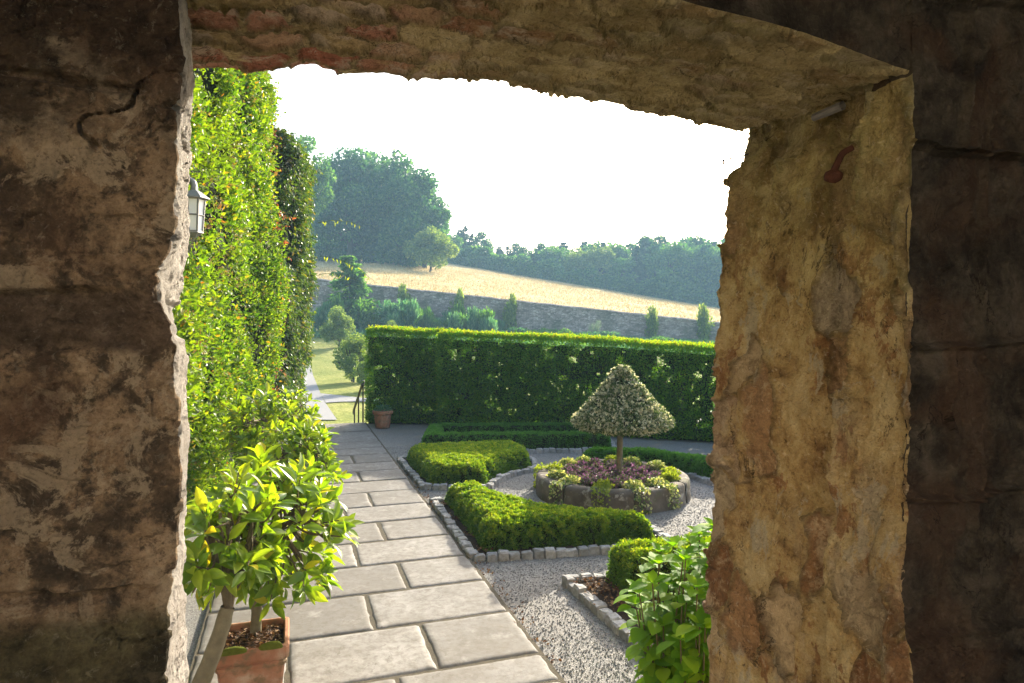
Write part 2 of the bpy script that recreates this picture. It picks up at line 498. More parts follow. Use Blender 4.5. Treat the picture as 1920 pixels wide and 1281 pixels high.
def old_stone(name, kind):
    """lime-washed and stained old masonry"""
    t = NT(name)
    A = t.noise(8, 10, .66, .35)
    B_ = t.noise(30, 8, .72, .3, off=5)
    Cn = t.noise(110, 6, .75, off=12)
    n3 = t.noise(3.2, 6, .6, .8, off=9)
    z = t.sep("Z")
    n1 = t.math('ADD', t.math('MULTIPLY', A, .62), t.math('ADD', t.math('MULTIPLY', B_, .26), t.math('MULTIPLY', Cn, .12)))
    n2 = t.math('ADD', t.math('MULTIPLY', B_, .7), t.math('MULTIPLY', Cn, .3))
    crack = t.ramp(t.math('ABSOLUTE', t.math('SUBTRACT', t.noise(5, 9, .6, .9, t.coord((1, 1, 1.6 if kind == 'left' else .6)), off=21), .5)), [(.0, 1), (.007, 0)])
    crack = t.math("MULTIPLY", crack, t.ramp(t.noise(4, 4, off=33), [(.50, 0), (.58, 1)]))
    if kind == 'left':
        c = t.ramp(n1, [(.40, (.085, .060, .042)), (.465, (.17, .115, .072)), (.505, (.36, .235, .14)), (.57, (.50, .345, .215)), (.66, (.60, .45, .30))])
        c = t.mix(t.ramp(n2, [(.41, .75), (.475, 0)]), c, (.085, .062, .043))
        c = t.mix(t.ramp(t.noise(13, 9, .72, .5, off=40), [(.52, 0), (.56, .75)]), c, t.mix(n2, (.44, .31, .19), (.64, .50, .35)))
        c = t.mix(t.ramp(n3, [(.50, 0), (.60, .7)]), c, t.mix(n2, (.10, .05, .03), (.20, .11, .065)))
        zz = t.math('ADD', z, t.math('MULTIPLY', t.noise(14, 5), .035))
        mo = t.ramp(t.math('DIVIDE', zz, 3.0), [(.594, 0), (.597, 1), (.617, 1), (.620, 0)])
        c = t.mix(mo, c, t.mix(t.ramp(n2, [(.4, 0), (.6, 1)]), (.085, .055, .036), (.20, .135, .09)))
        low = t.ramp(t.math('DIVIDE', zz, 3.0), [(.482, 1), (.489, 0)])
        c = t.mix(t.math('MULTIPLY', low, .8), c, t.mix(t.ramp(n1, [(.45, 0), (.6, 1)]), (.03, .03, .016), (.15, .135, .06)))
        upper_dark = t.ramp(t.math('SUBTRACT', t.math('ADD', z, t.math('MULTIPLY', t.math('SUBTRACT', A, .5), .55)), 2.02), [(0, 0), (.10, .9)])  # wall tone turns blackish brown toward the top
        c = t.mix(upper_dark, c, t.mix(t.ramp(n2, [(.42, 0), (.6, 1)]), (.016, .012, .010), (.075, .045, .028)))
        edge = None
    elif kind == 'leftrev':
        c = t.ramp(n1, [(.40, (.32, .285, .25)), (.5, (.43, .395, .36)), (.62, (.54, .505, .46))])
        c = t.mix(t.ramp(t.noise(42, 8, .75, .8, off=15), [(.34, .9), (.40, 0)]), c, (.13, .095, .07))
    elif kind == 'right':
        c = t.ramp(n1, [(.39, (.20, .115, .05)), (.455, (.36, .235, .10)), (.51, (.46, .33, .155)), (.57, (.52, .40, .21)), (.66, (.60, .49, .30))])
        co = t.coord((1, 1, .62))
        n4 = t.noise(9, 10, .72, .3, co, off=3)
        c = t.mix(t.ramp(n4, [(.545, 0), (.575, .85)]), c, t.mix(t.ramp(n2, [(.4, 0), (.6, 1)]), (.17, .075, .032), (.36, .185, .085)))
        c = t.mix(t.ramp(t.noise(11, 8, .7, .4, co, off=30), [(.57, 0), (.60, .7)]), c, (.42, .37, .28))
        c = t.mix(t.ramp(n3, [(.56, 0), (.68, .5)]), c, (.30, .23, .16))
        c = t.mix(t.ramp(n2, [(.37, .85), (.43, 0)]), c, (.085, .055, .028))
        tone, vis, rim = [t.n("ShaderNodeAttribute", attribute_name=k_).outputs["Fac"] for k_ in ("tone", "stone", "rim")]
        sc_ = t.ramp(tone, [(0, (.20, .095, .045)), (.22, (.34, .18, .085)), (.42, (.44, .33, .19)), (.6, (.36, .30, .225)), (.8, (.42, .25, .13)), (1, (.55, .44, .28))])
        sc_ = t.mix(t.ramp(n2, [(.42, .8), (.52, 0)]), sc_, t.mix(.6, sc_, (.07, .045, .03)))
        sc_ = t.mix(t.ramp(n1, [(.52, 0), (.57, .6)]), sc_, (.55, .43, .28))
        c = t.mix(t.math('MULTIPLY', vis, .92), c, sc_)
        c = t.mix(t.math('MULTIPLY', rim, t.ramp(n2, [(.40, 0), (.55, .85)])), c, (.09, .06, .03))
        gr = t.ramp(t.math('SUBTRACT', t.math('ADD', z, t.math('MULTIPLY', n3, .8)), 2.05), [(0, 0), (.4, .5)])
        c = t.mix(gr, c, t.mix(t.ramp(n1, [(.42, 0), (.6, 1)]), (.13, .115, .035), (.42, .38, .14)))
        c = t.mix(crack, c, (.05, .035, .02))
    elif kind == 'soffit':
        c = t.ramp(n1, [(.37, (.30, .21, .105)), (.46, (.48, .36, .18)), (.54, (.62, .49, .27)), (.64, (.72, .62, .42))])
        # exposed brick and stone ends show through the lime coat: reddish to the left, ochre to the right
        mp = t.n("ShaderNodeMapping"); mp.inputs["Rotation"].default_value = (0, 0, -.3196)
        t.l(t.coord(), mp.inputs[0])
        sp = t.n("ShaderNodeSeparateXYZ"); t.l(mp.outputs[0], sp.inputs[0])
        tone, vis, rim = [t.n("ShaderNodeAttribute", attribute_name=k_).outputs["Fac"] for k_ in ("tone", "stone", "rim")]
        left = t.ramp(tone, [(0, (.46, .17, .11)), (.3, (.56, .27, .185)), (.55, (.64, .39, .27)), (.75, (.56, .42, .22)), (1, (.70, .56, .43))])
        right = t.ramp(tone, [(0, (.34, .19, .10)), (.3, (.50, .39, .19)), (.6, (.58, .49, .26)), (.85, (.64, .55, .36)), (1, (.48, .26, .17))])
        bc = t.mix(t.ramp(t.math('ADD', sp.outputs["X"], t.math('MULTIPLY', n3, .5)), [(.40, 0), (.75, 1)]), left, right)
        bc = t.mix(t.ramp(n2, [(.42, .8), (.50, 0)]), bc, t.mix(.55, bc, (.10, .05, .03)))
        bc = t.mix(t.ramp(n1, [(.51, 0), (.56, .75)]), bc, (.66, .54, .42))
        c = t.mix(vis, c, bc)
        c = t.mix(t.math('MULTIPLY', rim, t.ramp(n2, [(.40, 0), (.55, .85)])), c, (.10, .075, .04))
        gr = t.ramp(t.math('ADD', sp.outputs["X"], t.math('MULTIPLY', n3, .9)), [(.75, 0), (1.0, .4)])
        c = t.mix(gr, c, t.mix(t.ramp(n1, [(.42, 0), (.6, 1)]), (.28, .22, .09), (.58, .48, .25)))
        c = t.mix(t.ramp(n2, [(.36, .8), (.42, 0)]), c, (.12, .08, .04))
        c = t.mix(crack, c, (.08, .055, .03))
        n1 = t.math('ADD', n1, t.math('MULTIPLY', vis, .25))
    else:  # dark: shade of the unlit inner faces put into the stone colour
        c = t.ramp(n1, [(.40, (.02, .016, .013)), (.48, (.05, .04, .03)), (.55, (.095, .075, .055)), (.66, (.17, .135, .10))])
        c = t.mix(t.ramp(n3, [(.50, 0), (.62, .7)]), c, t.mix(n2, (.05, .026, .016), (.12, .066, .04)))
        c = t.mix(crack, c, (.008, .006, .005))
    # grain, pores and pale chips of the stone itself
    gr1 = t.ramp(t.noise(210, 5, .8, off=50), [(.36, 1), (.50, 0)])
    gr2 = t.ramp(t.noise(95, 7, .8, .4, off=60), [(.35, 1), (.44, 0)])
    chip = t.ramp(t.noise(70, 7, .78, .6, off=70), [(.57, 0), (.63, .6)])
    c = t.mix(t.math('MULTIPLY', gr1, .34), c, (.06, .045, .03))
    c = t.mix(t.math('MULTIPLY', gr2, .45), c, (.045, .033, .022))
    c = t.mix(chip, c, t.mix({'dark': .06, 'left': .22}.get(kind, .5), c, (.72, .62, .47)))
    t.base(c)
    h = t.math('ADD', n1, t.math('MULTIPLY', n2, .5))
    b1 = t.bump(h, 1.0, .022)
    t.bump(t.math('ADD', Cn, t.math('MULTIPLY', t.noise(260, 4, .7), .5)), .5, .004, b1)
    t.rough(.92); t.b.inputs["Specular IOR Level"].default_value = .15
    return t.m
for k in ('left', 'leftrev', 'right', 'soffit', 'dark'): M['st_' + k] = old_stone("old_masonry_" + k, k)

# ------------------------------------------------------------------ the land
WALL_Y = 52.0
def field_h(X, Y):
    xe = np.where(X < -15, -15 + (X + 15) * .25, X)
    xe = np.where(xe > 60, 60, xe)
    yy = np.minimum(Y, 116)
    return 3.6 + .113 * (yy - WALL_Y) - (.108 + .001 * (yy - WALL_Y)) * xe - .09 * np.maximum(Y - 118, 0)
def lawn_h(X, Y):
    z = np.interp(Y, [13, 22, 30, 40, 48, 52], [-.62, -.62, -.40, .50, 1.45, 1.6])
    k = smooth(20, 50, Y)
    return z - .05 * k * np.clip(X + 12, -6, 40)
def land(X, Y):
    X = np.asarray(X, float); Y = np.asarray(Y, float)
    s = (X - O2[0]) * D2[0] + (Y - O2[1]) * D2[1]
    low = lawn_h(X, Y)
    z = np.where(s < 9.55, -.06, np.where(s > 10.6, low, -.06 + (low + .06) * smooth(9.55, 10.6, s)))
    k = smooth(WALL_Y - .05, WALL_Y + .25, Y)
    return z * (1 - k) + field_h(X, Y) * k

def hit(px, py):
    """where the sight line through a picture point meets the land"""
    ys = np.concatenate([np.arange(13.5, 60, .02), np.arange(60, 200, .1)])
    X = (px - 960) / FPX * ys; Z = EYE - (py - HY) / FPX * ys
    k = np.argmax(Z <= land(X, ys))
    return np.array((X[k], ys[k], land(X[k], ys[k])))

gx = np.unique(np.concatenate([np.linspace(-170, -40, 40), np.linspace(-40, 40, 161), np.linspace(40, 170, 40)]))
gy = np.unique(np.concatenate([np.linspace(-25, 8, 12), np.arange(8, 20, .2), np.linspace(20, 51.8, 60), np.arange(51.9, 52.4, .05), np.linspace(52.5, 130, 100), np.linspace(130, 250, 25)]))
GX, GY = np.meshgrid(gx, gy, indexing='ij')
GZ = land(GX, GY)
GZ = GZ + np.where(GY > 53, .12 * vnoise(np.stack([GX, GY, GX * 0], -1), .22, 3), 0)
tag(MB().add(np.stack([GX, GY, GZ], -1).reshape(-1, 3), grid_faces(len(gx), len(gy))[:, ::-1], 0, True).build("terrain", M['terrain']), kind="structure")

# gravel court (flat) under the beds, its edge follows the drop beyond the path end
def poly_sheet(pts, z): return np.array([(p[0], p[1], z) for p in pts])
court = [pth(-6, -5), pth(-6, 8), pth(9.3, 8), pth(9.3, -5)]
V = poly_sheet(court, 0.0)
tag(MB().add(V, np.array([[0, 1, 2, 3]])).build("gravel_ground", M['gravel']), kind="structure")

# ------------------------------------------------------------------ paved path
rng = np.random.default_rng(5)
ROWS = [1233.5, 1154.4, 1094.5, 1047.4, 1008, 975, 947.5, 922, 902, 884, 869, 854, 842, 830, 811, 795]
def s_of(y): return (ground(0, y)[1] - O2[1]) / D2[1]
sj = [s_of(y) for y in ROWS]
VJ = {1: [(802, 1216)], 2: [(691, 1148)], 3: [(753, 1081)], 4: [(665, 1041)], 5: [(714, 998)], 6: [(646, 969)], 7: [(692, 939)], 9: [(672, 896)], 10: [(620, 878)], 11: [(658, 858)]}
st = [-5.2, -4.5, -3.9, -3.3, -2.7, -2.1, -1.6, -1.05, -.5, -.02] + sj
PW = 1.78
mb = MB()
for i in range(len(st) - 1):
    a, b = st[i], st[i + 1]
    ri = i - 9 + 0                       # row index against ROWS: row k lies between ROWS[k-1] and ROWS[k]
    cuts = []
    if i >= 10 and (i - 9) in VJ:
        for px, py in VJ[i - 9]:
            g = ground(px, py); cuts.append(float((g - O2) @ R2))
    elif i == 9:
        cuts = [-.78]
    else:
        cuts = [-PW * rng.uniform(.3, .7)]
    if i >= 10 and (i - 9) == 8: cuts = []
    edges = [-PW] + sorted(cuts) + [0.0]
    # add a hidden joint on the wide left stones
    if len(edges) == 3 and edges[1] > -.7: edges.insert(1, edges[1] - rng.uniform(.6, .8))
    edges = [-PW] + [e for e in edges[1:-1] if e > -PW + .15] + [0.0]
    for e0, e1 in zip(edges[:-1], edges[1:]):
        g = .004
        nu, nv = max(6, int((b - a) / .022)), max(6, int((e1 - e0) / .022))
        S, Tt = np.meshgrid(np.linspace(a + g, b - g, nu), np.linspace(e0 + g, e1 - g, nv), indexing='ij')
        P = np.stack([S, Tt, S * 0], -1)
        # ragged edges, worn corners, riven surface
        ed = np.minimum(np.minimum(S - a - g, b - g - S), np.minimum(Tt - e0 - g, e1 - g - Tt))
        wob = .013 * vnoise(P, 13, 31 + i)
        S2 = S + np.where(S < a + g + .02, np.abs(wob), np.where(S > b - g - .02, -np.abs(wob), 0))
        T2 = Tt + np.where(Tt < e0 + g + .02, np.abs(wob), np.where(Tt > e1 - g - .02, -np.abs(wob), 0))
        Z = .034 + .0035 * fbm(P * np.array((1, .7, 1)), 4, 4, 40 + i) + rng.uniform(-.0015, .0015) + (S - a) * rng.uniform(-.003, .003) + (Tt - e0) * rng.uniform(-.002, .002)
        Z = Z - .009 * (1 - smooth(0, .011, ed))
        top = np.stack([O2[0] + D2[0] * S2 + R2[0] * T2, O2[1] + D2[1] * S2 + R2[1] * T2, Z], -1)
        # side skirts as an outer ring at the bottom
        full = np.zeros((nu + 2, nv + 2, 3))
        full[1:-1, 1:-1] = top
        full[0, 1:-1] = top[0]; full[-1, 1:-1] = top[-1]; full[1:-1, 0] = top[:, 0]; full[1:-1, -1] = top[:, -1]
        full[0, 0] = top[0, 0]; full[0, -1] = top[0, -1]; full[-1, 0] = top[-1, 0]; full[-1, -1] = top[-1, -1]
        full[0, :, 2] = full[-1, :, 2] = -.01; full[:, 0, 2] = full[:, -1, 2] = -.01
        mb.add(full.reshape(-1, 3), grid_faces(nu + 2, nv + 2)[:, ::-1], 0, True)
jv = poly_sheet([pth(-5.2, -PW), pth(-5.2, .012), pth(sj[-1], .012), pth(sj[-1], -PW)], .0262)
mb.add(jv, np.array([[0, 1, 2, 3]]), 1)
# two steps down at the far end
for k in range(3):
    c = pth(sj[-1] + .17 + .34 * k, -PW / 2)
    add_box(mb, (c[0], c[1], .03 - .16 * (k + .5) - .08), (PW, .36, .16), math.atan2(R2[1], R2[0]), .012, m=0)
tag(mb.build("paved_path", [M['paving'], M['joint']]), kind="structure")

# loose pebbles lying on the court, one mass
n = 80000
u = rng.random(n) ** 1.35
s = -.2 + u * 7.0; tt = rng.random(n) * 3.6
P2 = O2 + s[:, None] * D2 + tt[:, None] * R2
oc = np.array([(1, 0, 0), (-1, 0, 0), (0, 1, 0), (0, -1, 0), (0, 0, 1), (0, 0, -1)], float)
of = np.array([(0, 2, 4), (2, 1, 4), (1, 3, 4), (3, 0, 4)])
sz = rng.uniform(.0028, .0062, (n, 1, 1)) * rng.uniform(.6, 1.3, (n, 1, 3))
ang = rng.random(n) * 6.283
Vp = oc[None] * sz
Vp = np.stack([Vp[..., 0] * np.cos(ang)[:, None] - Vp[..., 1] * np.sin(ang)[:, None], Vp[..., 0] * np.sin(ang)[:, None] + Vp[..., 1] * np.cos(ang)[:, None], Vp[..., 2]], -1)
Vp = Vp + np.concatenate([P2, np.full((n, 1), .002)], 1)[:, None]
# ------------------------------------------------------------------ beds
RING = np.array((1.07, 7.15))
def arc(a0, a1, r=1.33, n=10):
    th = np.linspace(math.radians(a0), math.radians(a1), n)
    return [RING + r * np.array((math.cos(t), math.sin(t))) for t in th]
def ang_of(p): return math.degrees(math.atan2(p[1] - RING[1], p[0] - RING[0]))
BED_F = [np.array((-.293, 5.08)), np.array((1.32, 5.36)), np.array((1.20, 5.83))] + arc(ang_of((1.20, 5.83)), ang_of((-.23, 6.90)) if ang_of((-.23, 6.90)) < 0 else ang_of((-.23, 6.90)) - 360) + [np.array((-.795, 6.74))]
BED_M = [np.array((-.964, 7.30)), np.array((-.27, 7.30))] + arc(ang_of((-.27, 7.32)), ang_of((.30, 8.24)))+ [np.array((.28, 8.72)), np.array((.02, 9.22)), np.array((-1.50, 8.85))]
BED_R = [np.array((.80, 8.42))] + arc(ang_of((.86, 8.40)), ang_of((2.22, 7.50)), 1.24) + [np.array((2.62, 7.30)), np.array((2.72, 7.75)), np.array((1.80, 8.66)), np.array((.98, 8.72))]
BED_BOX = [np.array((-1.33, 9.33)), np.array((1.45, 9.45)), np.array((1.52, 10.68)), np.array((-1.38, 10.60))]
BED_N = [np.array((.382, 4.64)), np.array((.92, 3.10)), np.array((2.6, 3.6)), np.array((2.5, 5.0))]

def inside(P, poly):
    poly = np.array(poly); x, y = P[:, 0], P[:, 1]
    c = np.zeros(len(P), bool); j = len(poly) - 1
    for i in range(len(poly)):
        xi, yi, xj, yj = *poly[i], *poly[j]
        k = ((yi > y) != (yj > y)) & (x < (xj - xi) * (y - yi) / (yj - yi + 1e-12) + xi)
        c ^= k; j = i
    return c
def edge_dist(P, poly):
    poly = np.array(poly); d = np.full(len(P), 1e9)
    for i in range(len(poly)):
        a, b = poly[i], poly[(i + 1) % len(poly)]
        t = np.clip(((P - a) @ (b - a)) / ((b - a) @ (b - a) + 1e-12), 0, 1)
        d = np.minimum(d, np.linalg.norm(P - a - t[:, None] * (b - a), axis=1))
    return d
keep = np.ones(n, bool)
for b in (BED_F, BED_M, BED_R, BED_BOX, BED_N): keep &= ~inside(P2, b)
keep &= np.linalg.norm(P2 - RING, axis=1) > .83
Vp = Vp[keep]
tag(MB().add(Vp.reshape(-1, 3), (of[None] + (np.arange(len(Vp)) * 6)[:, None, None]).reshape(-1, 3)).build("loose_gravel", M['pebble']),
    "loose grey pebbles scattered over the gravel court", "gravel", kind="stuff")

def make_bed(poly, label, length=.092, sizeh=.058, skip=()):
    """row of stone setts round a bed, and the soil inside it"""
    mb = MB(); r = np.random.default_rng(len(poly) * 7 + int(abs(poly[0][0]) * 100))
    m = len(poly)
    for i in range(m):
        if i in skip: continue
        a, b = np.array(poly[i]), np.array(poly[(i + 1) % m])
        L = np.linalg.norm(b - a); k = max(1, int(round(L / length)))
        for q in range(k):
            c = a + (b - a) * (q + .5) / k
            w = L / k - .008
            h = sizeh + r.uniform(-.010, .010)
            th = math.atan2(b[1] - a[1], b[0] - a[0]) + r.uniform(-.05, .05)
            V, F, caps = box((c[0] + r.uniform(-.006, .006), c[1] + r.uniform(-.006, .006), h / 2 - .02), (w + .003, .074 + r.uniform(-.008, .008), h + .04), th, .008, .98)
            V = V + r.normal(0, .0035, V.shape)
            F = np.vstack([F, grid_faces(1, 1)]) if False else F
            nv = len(V)
            cap4 = np.array([[nv - 8 + q2 for q2 in (0, 1, 2, 3)], [nv - 8 + q2 for q2 in (3, 4, 5, 6)], [nv - 8 + q2 for q2 in (0, 3, 6, 7)]])
            mb.add(V, np.vstack([F, cap4]), 0)
    o = mb.build("stone_kerb", M['sett'])
    tag(o, label, "kerb", "stone sett kerbs round the garden beds")
    P = np.array(poly)
    # soil: fan from the centroid, lumpy
    lo, hi = P.min(0), P.max(0)
    g = .05
    xs, ys = np.arange(lo[0], hi[0] + g, g), np.arange(lo[1], hi[1] + g, g)
    X, Y = np.meshgrid(xs, ys, indexing='ij')
    Z = .03 + .012 * vnoise(np.stack([X, Y, X * 0], -1), 9, 3)
    V = np.stack([X, Y, Z], -1).reshape(-1, 3)
    F = grid_faces(len(xs), len(ys))[:, ::-1]
    cc = V[F].mean(1)[:, :2]
    F = F[inside(cc, poly)]
    tag(MB().add(V, F, 0, True).build("soil", M['soil']), kind="structure")
    return o
make_bed(BED_F, "grey sett kerb round the large clipped front bed beside the paving")
make_bed(BED_M, "grey sett kerb round the wedge bed left of the round planter")
make_bed(BED_R, "grey sett kerb round the low bed behind the round planter")
make_bed(BED_BOX, "grey sett kerb round the hollow rectangular box hedge")
make_bed(BED_N, "grey sett kerb at the corner of the bed nearest the right doorway jamb")

def hedge_field(poly, inset, H, edge, seed, lump=.03, g=.016, lsc=7, round_=0.5, inner=None):
    """closed-looking clipped mound over a bed outline"""
    P = np.array(poly); lo, hi = P.min(0), P.max(0)
    xs, ys = np.arange(lo[0], hi[0] + g, g), np.arange(lo[1], hi[1] + g, g)
    X, Y = np.meshgrid(xs, ys, indexing='ij')
    Q = np.stack([X, Y], -1).reshape(-1, 2)
    ins = inside(Q, poly)
    d = np.where(ins, edge_dist(Q, poly), 0) - inset
    if inner is not None: d = np.minimum(d, inner - d)
    Q3 = np.concatenate([Q, np.zeros((len(Q), 1))], 1)
    d = d + .02 * vnoise(Q3, 8, seed + 5)
    t = np.clip(d / edge, 0, 1)
    h = H * (1 - (1 - t) ** 2.6) ** round_
    h = h + np.where(t > 0, lump * fbm(Q3, lsc, 3, seed), 0) * np.minimum(1, t * 3)
    V = np.concatenate([Q, np.maximum(h, 0)[:, None] + .025], 1)
    F = grid_faces(len(xs), len(ys))[:, ::-1]
    F = F[(t[F] > 0).any(1)]
    return V, F

def bed_hedge(name, V, F, n, leaf, lm, label, cat, seed, L=(.013, .024), w=.6, out=.008, group=None, rough_=.017):
    r = np.random.default_rng(seed)
    P, N = sample(V, F, n, r, lambda c: .22 + smooth(-.25, .30, fbm(c, 27, 2, seed + 3)))
    clump = fbm(P, 27, 2, seed + 3)
    P = P + N * (r.normal(0, out, n) + rough_ * clump)[:, None]
    A = unit(N * .7 + rvec(r, n) * .8 + np.array((0, 0, .25)))
    mb = MB()
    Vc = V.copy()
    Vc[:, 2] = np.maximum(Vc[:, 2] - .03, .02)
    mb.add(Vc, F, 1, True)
    LL = r.uniform(*L, n)
    NN = rvec(r, n) + N * .6
    q = ((clump + r.normal(0, .12, n)) > .10) & (N[:, 2] > .25)  # pale tips on upward faces only, painting tops lighter than sides
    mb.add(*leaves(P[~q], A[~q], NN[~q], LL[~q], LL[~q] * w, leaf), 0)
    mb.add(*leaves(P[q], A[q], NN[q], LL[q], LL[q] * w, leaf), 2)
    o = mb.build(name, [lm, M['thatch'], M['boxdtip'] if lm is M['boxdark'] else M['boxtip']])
    return tag(o, label, cat, group)

V, F = hedge_field(BED_F, .13, .205, .15, 11, .014, round_=.42)
bed_hedge("box_mound", V, F, 95000, T_RHOMB, M['box'], "wide clipped box mound filling the front kerbed bed beside the paving", "hedge", 21, group="clipped box mounds round the planter")
V, F = hedge_field(BED_M, .10, .205, .14, 12, .014, round_=.42)
bed_hedge("box_mound", V, F, 60000, T_RHOMB, M['box'], "sunlit wedge of clipped box left of the round planter", "hedge", 22, L=(.016, .028), group="clipped box mounds round the planter")
V, F = hedge_field(BED_R, .05, .19, .13, 13, .012, round_=.42)
bed_hedge("box_mound", V, F, 30000, T_RHOMB, M['boxdark'], "low shaded box mound behind the round planter, right of the topiary trunk", "hedge", 23, L=(.016, .028), group="clipped box mounds round the planter")
V, F = hedge_field(BED_BOX, .07, .225, .06, 14, .010, g=.014, round_=.35, inner=.24)
bed_hedge("box_hedge", V, F, 60000, T_RHOMB, M['boxdark'], "low hollow rectangle of dark clipped box hedge in front of the tall hedge", "hedge", 24, L=(.014, .024), out=.006, rough_=.012)
BN = [np.array((.66, 4.68)), np.array((.74, 4.25)), np.array((2.2, 4.55)), np.array((2.2, 5.05))]
V, F = hedge_field(BN, .02, .27, .11, 15, .02)
bed_hedge("box_mound", V, F, 46000, T_RHOMB, M['box'], "small box hedge behind the leafy shrub by the right jamb", "hedge", 25, L=(.013, .022))
# fallen leaves in the corner of the near bed and the front bed
r = np.random.default_rng(3)
def litter(name, pts, n, spread, z, label):
    P = np.concatenate([np.repeat(np.array(pts), n // len(pts), 0) + r.normal(0, spread, (n // len(pts) * len(pts), 2)), np.full((n // len(pts) * len(pts), 1), z)], 1)
    P[:, 2] += r.uniform(0, .015, len(P))
    N = unit(np.array((0, 0, 1)) + r.normal(0, .45, P.shape))
    A = np.cross(N, rvec(r, len(P)))
    LL = r.uniform(.012, .03, len(P))
    return tag(MB().add(*leaves(P, A, N, LL, LL * .6, T_LEAF)).build(name, M['dry']), label, "leaf litter", kind="stuff")
litter("leaf_litter", [(.56, 4.55), (.62, 4.40), (.70, 4.2)], 400, .06, .045, "brown fallen leaves in the kerb corner of the near bed")
litter("leaf_litter", [(-.66, 6.55), (-.5, 6.1), (-.35, 5.6), (-.2, 5.22)], 240, .05, .045, "brown fallen leaves along the kerb of the front bed")

litter("leaf_litter", [tuple(pth(q, .04)) for q in np.arange(.2, 5.2, .22)], 460, .035, .012, "brown bits and dry leaves along the right edge of the paving")
# ------------------------------------------------------------------ round planter
pl = thing("round_planter", "round raised planter of curved dark stone blocks with trailing plants", "planter", (RING[0], RING[1], 0))
nseg = 7
for k in range(nseg):
    a0, a1 = 2 * math.pi * k / nseg + .35, 2 * math.pi * (k + 1) / nseg + .35
    nt, = (26,)
    th = np.linspace(a0 + .008, a1 - .008, nt)
    prof = np.array([(.655, .02), (.655, .10), (.655, .185), (.668, .208), (.69, .216), (.73, .218), (.77, .214), (.795, .205), (.808, .185), (.812, .14), (.813, .09), (.815, .04), (.816, -.03)])
    V = np.stack([prof[None, :, 0] * np.cos(th)[:, None], prof[None, :, 0] * np.sin(th)[:, None], np.repeat(prof[None, :, 1], nt, 0)], -1)
    dirv = np.stack([np.cos(th), np.sin(th), th * 0], -1)[:, None]
    V = V + dirv * (.010 * fbm(V, 7, 4, 60 + k))[..., None] + np.array((0, 0, 1)) * (.008 * fbm(V, 8, 3, 80 + k))[..., None]
    e = np.minimum(th - th[0], th[-1] - th)
    V = V - dirv * (.008 * (1 - smooth(0, .014, e)))[:, None, None] * np.array((1, 1, 0))
    V[..., 2] -= (.006 * (1 - smooth(0, .016, e)))[:, None] * (V[..., 2] > .1)
    MB().add(V.reshape(-1, 3) + np.array((RING[0], RING[1], 0)), grid_faces(nt, len(prof)), 0, True).build("stone_block", M['ringstone'], pl)
Vd, Fd = lathe([(0.001, .19), (.2, .188), (.45, .18), (.67, .165)], 30, (RING[0], RING[1], 0))
MB().add(Vd, Fd[:, ::-1], 0, True).build("soil_fill", M['soil'], pl)

def clump(name, c, rad, h, n, mat, label, cat, seed, L=(.02, .035), w=.7, group=None, trail=None, T=T_LEAF):
    r = np.random.default_rng(seed)
    d = rvec(r, n); d[:, 2] = np.abs(d[:, 2])
    k = r.random(n) ** .4
    P = np.asarray(c) + d * k[:, None] * np.array((rad, rad, h))
    A = unit(d + rvec(r, n) * .7)
    if trail is not None:                       # hang over the rim
        m = n // 2
        out = unit(np.array((c[0] - RING[0], c[1] - RING[1], 0)))
        t = r.random(m)
        side = np.array((-out[1], out[0], 0))
        str_ = r.integers(0, 4, m)
        x = t * .38
        Q = np.asarray(c) + out * np.minimum(x, trail)[:, None] + side * ((str_ - 1.5) * rad * .45 + r.normal(0, .012, m))[:, None]
        Q[:, 2] = np.where(x < trail, c[2] + .03, c[2] + .03 - (x - trail) * (1 + .4 * str_)) + r.normal(0, .008, m)
        Q[:, 2] = np.maximum(Q[:, 2], .03)
        P[:m] = Q
        A[:m] = unit(out * .6 - np.array((0, 0, .4)) + rvec(r, m) * .7)
    LL = r.uniform(*L, n)
    mb = MB().add(*leaves(P, A, unit(rvec(r, n) + np.array((0, 0, .9))), LL, LL * w, T))
    o = mb.build(name, mat, off=c)
    return tag(o, label, cat, group)
r = np.random.default_rng(77)
k = 0
for rr, m in ((.14, 5), (.32, 10), (.48, 14)):
    for q in range(m):
        a = 2 * math.pi * (q + r.uniform(-.2, .2)) / m
        c = (RING[0] + rr * math.cos(a), RING[1] + rr * math.sin(a), .185)
        clump("bedding_plant", c, .085, .075 + r.uniform(-.02, .02), 330, M['purple'], "small purple bedding plant in the middle of the round planter", "plant", 300 + k, (.016, .03), .75, "purple bedding plants in the round planter")
        k += 1
for q in range(13):
    a = 2 * math.pi * (q + r.uniform(-.2, .2)) / 13
    c = (RING[0] + .62 * math.cos(a), RING[1] + .62 * math.sin(a), .20)
    tr = q in (8, 9, 10, 11, 6)
    clump("trailing_plant", c, .10, .075, 420, M['cream_ivy'] if q % 3 else M['lime'], "cream and lime trailing plant spilling over the rim of the round planter", "plant", 400 + q, (.02, .038), .75, "trailing plants round the planter rim", trail=.215 if tr else None)

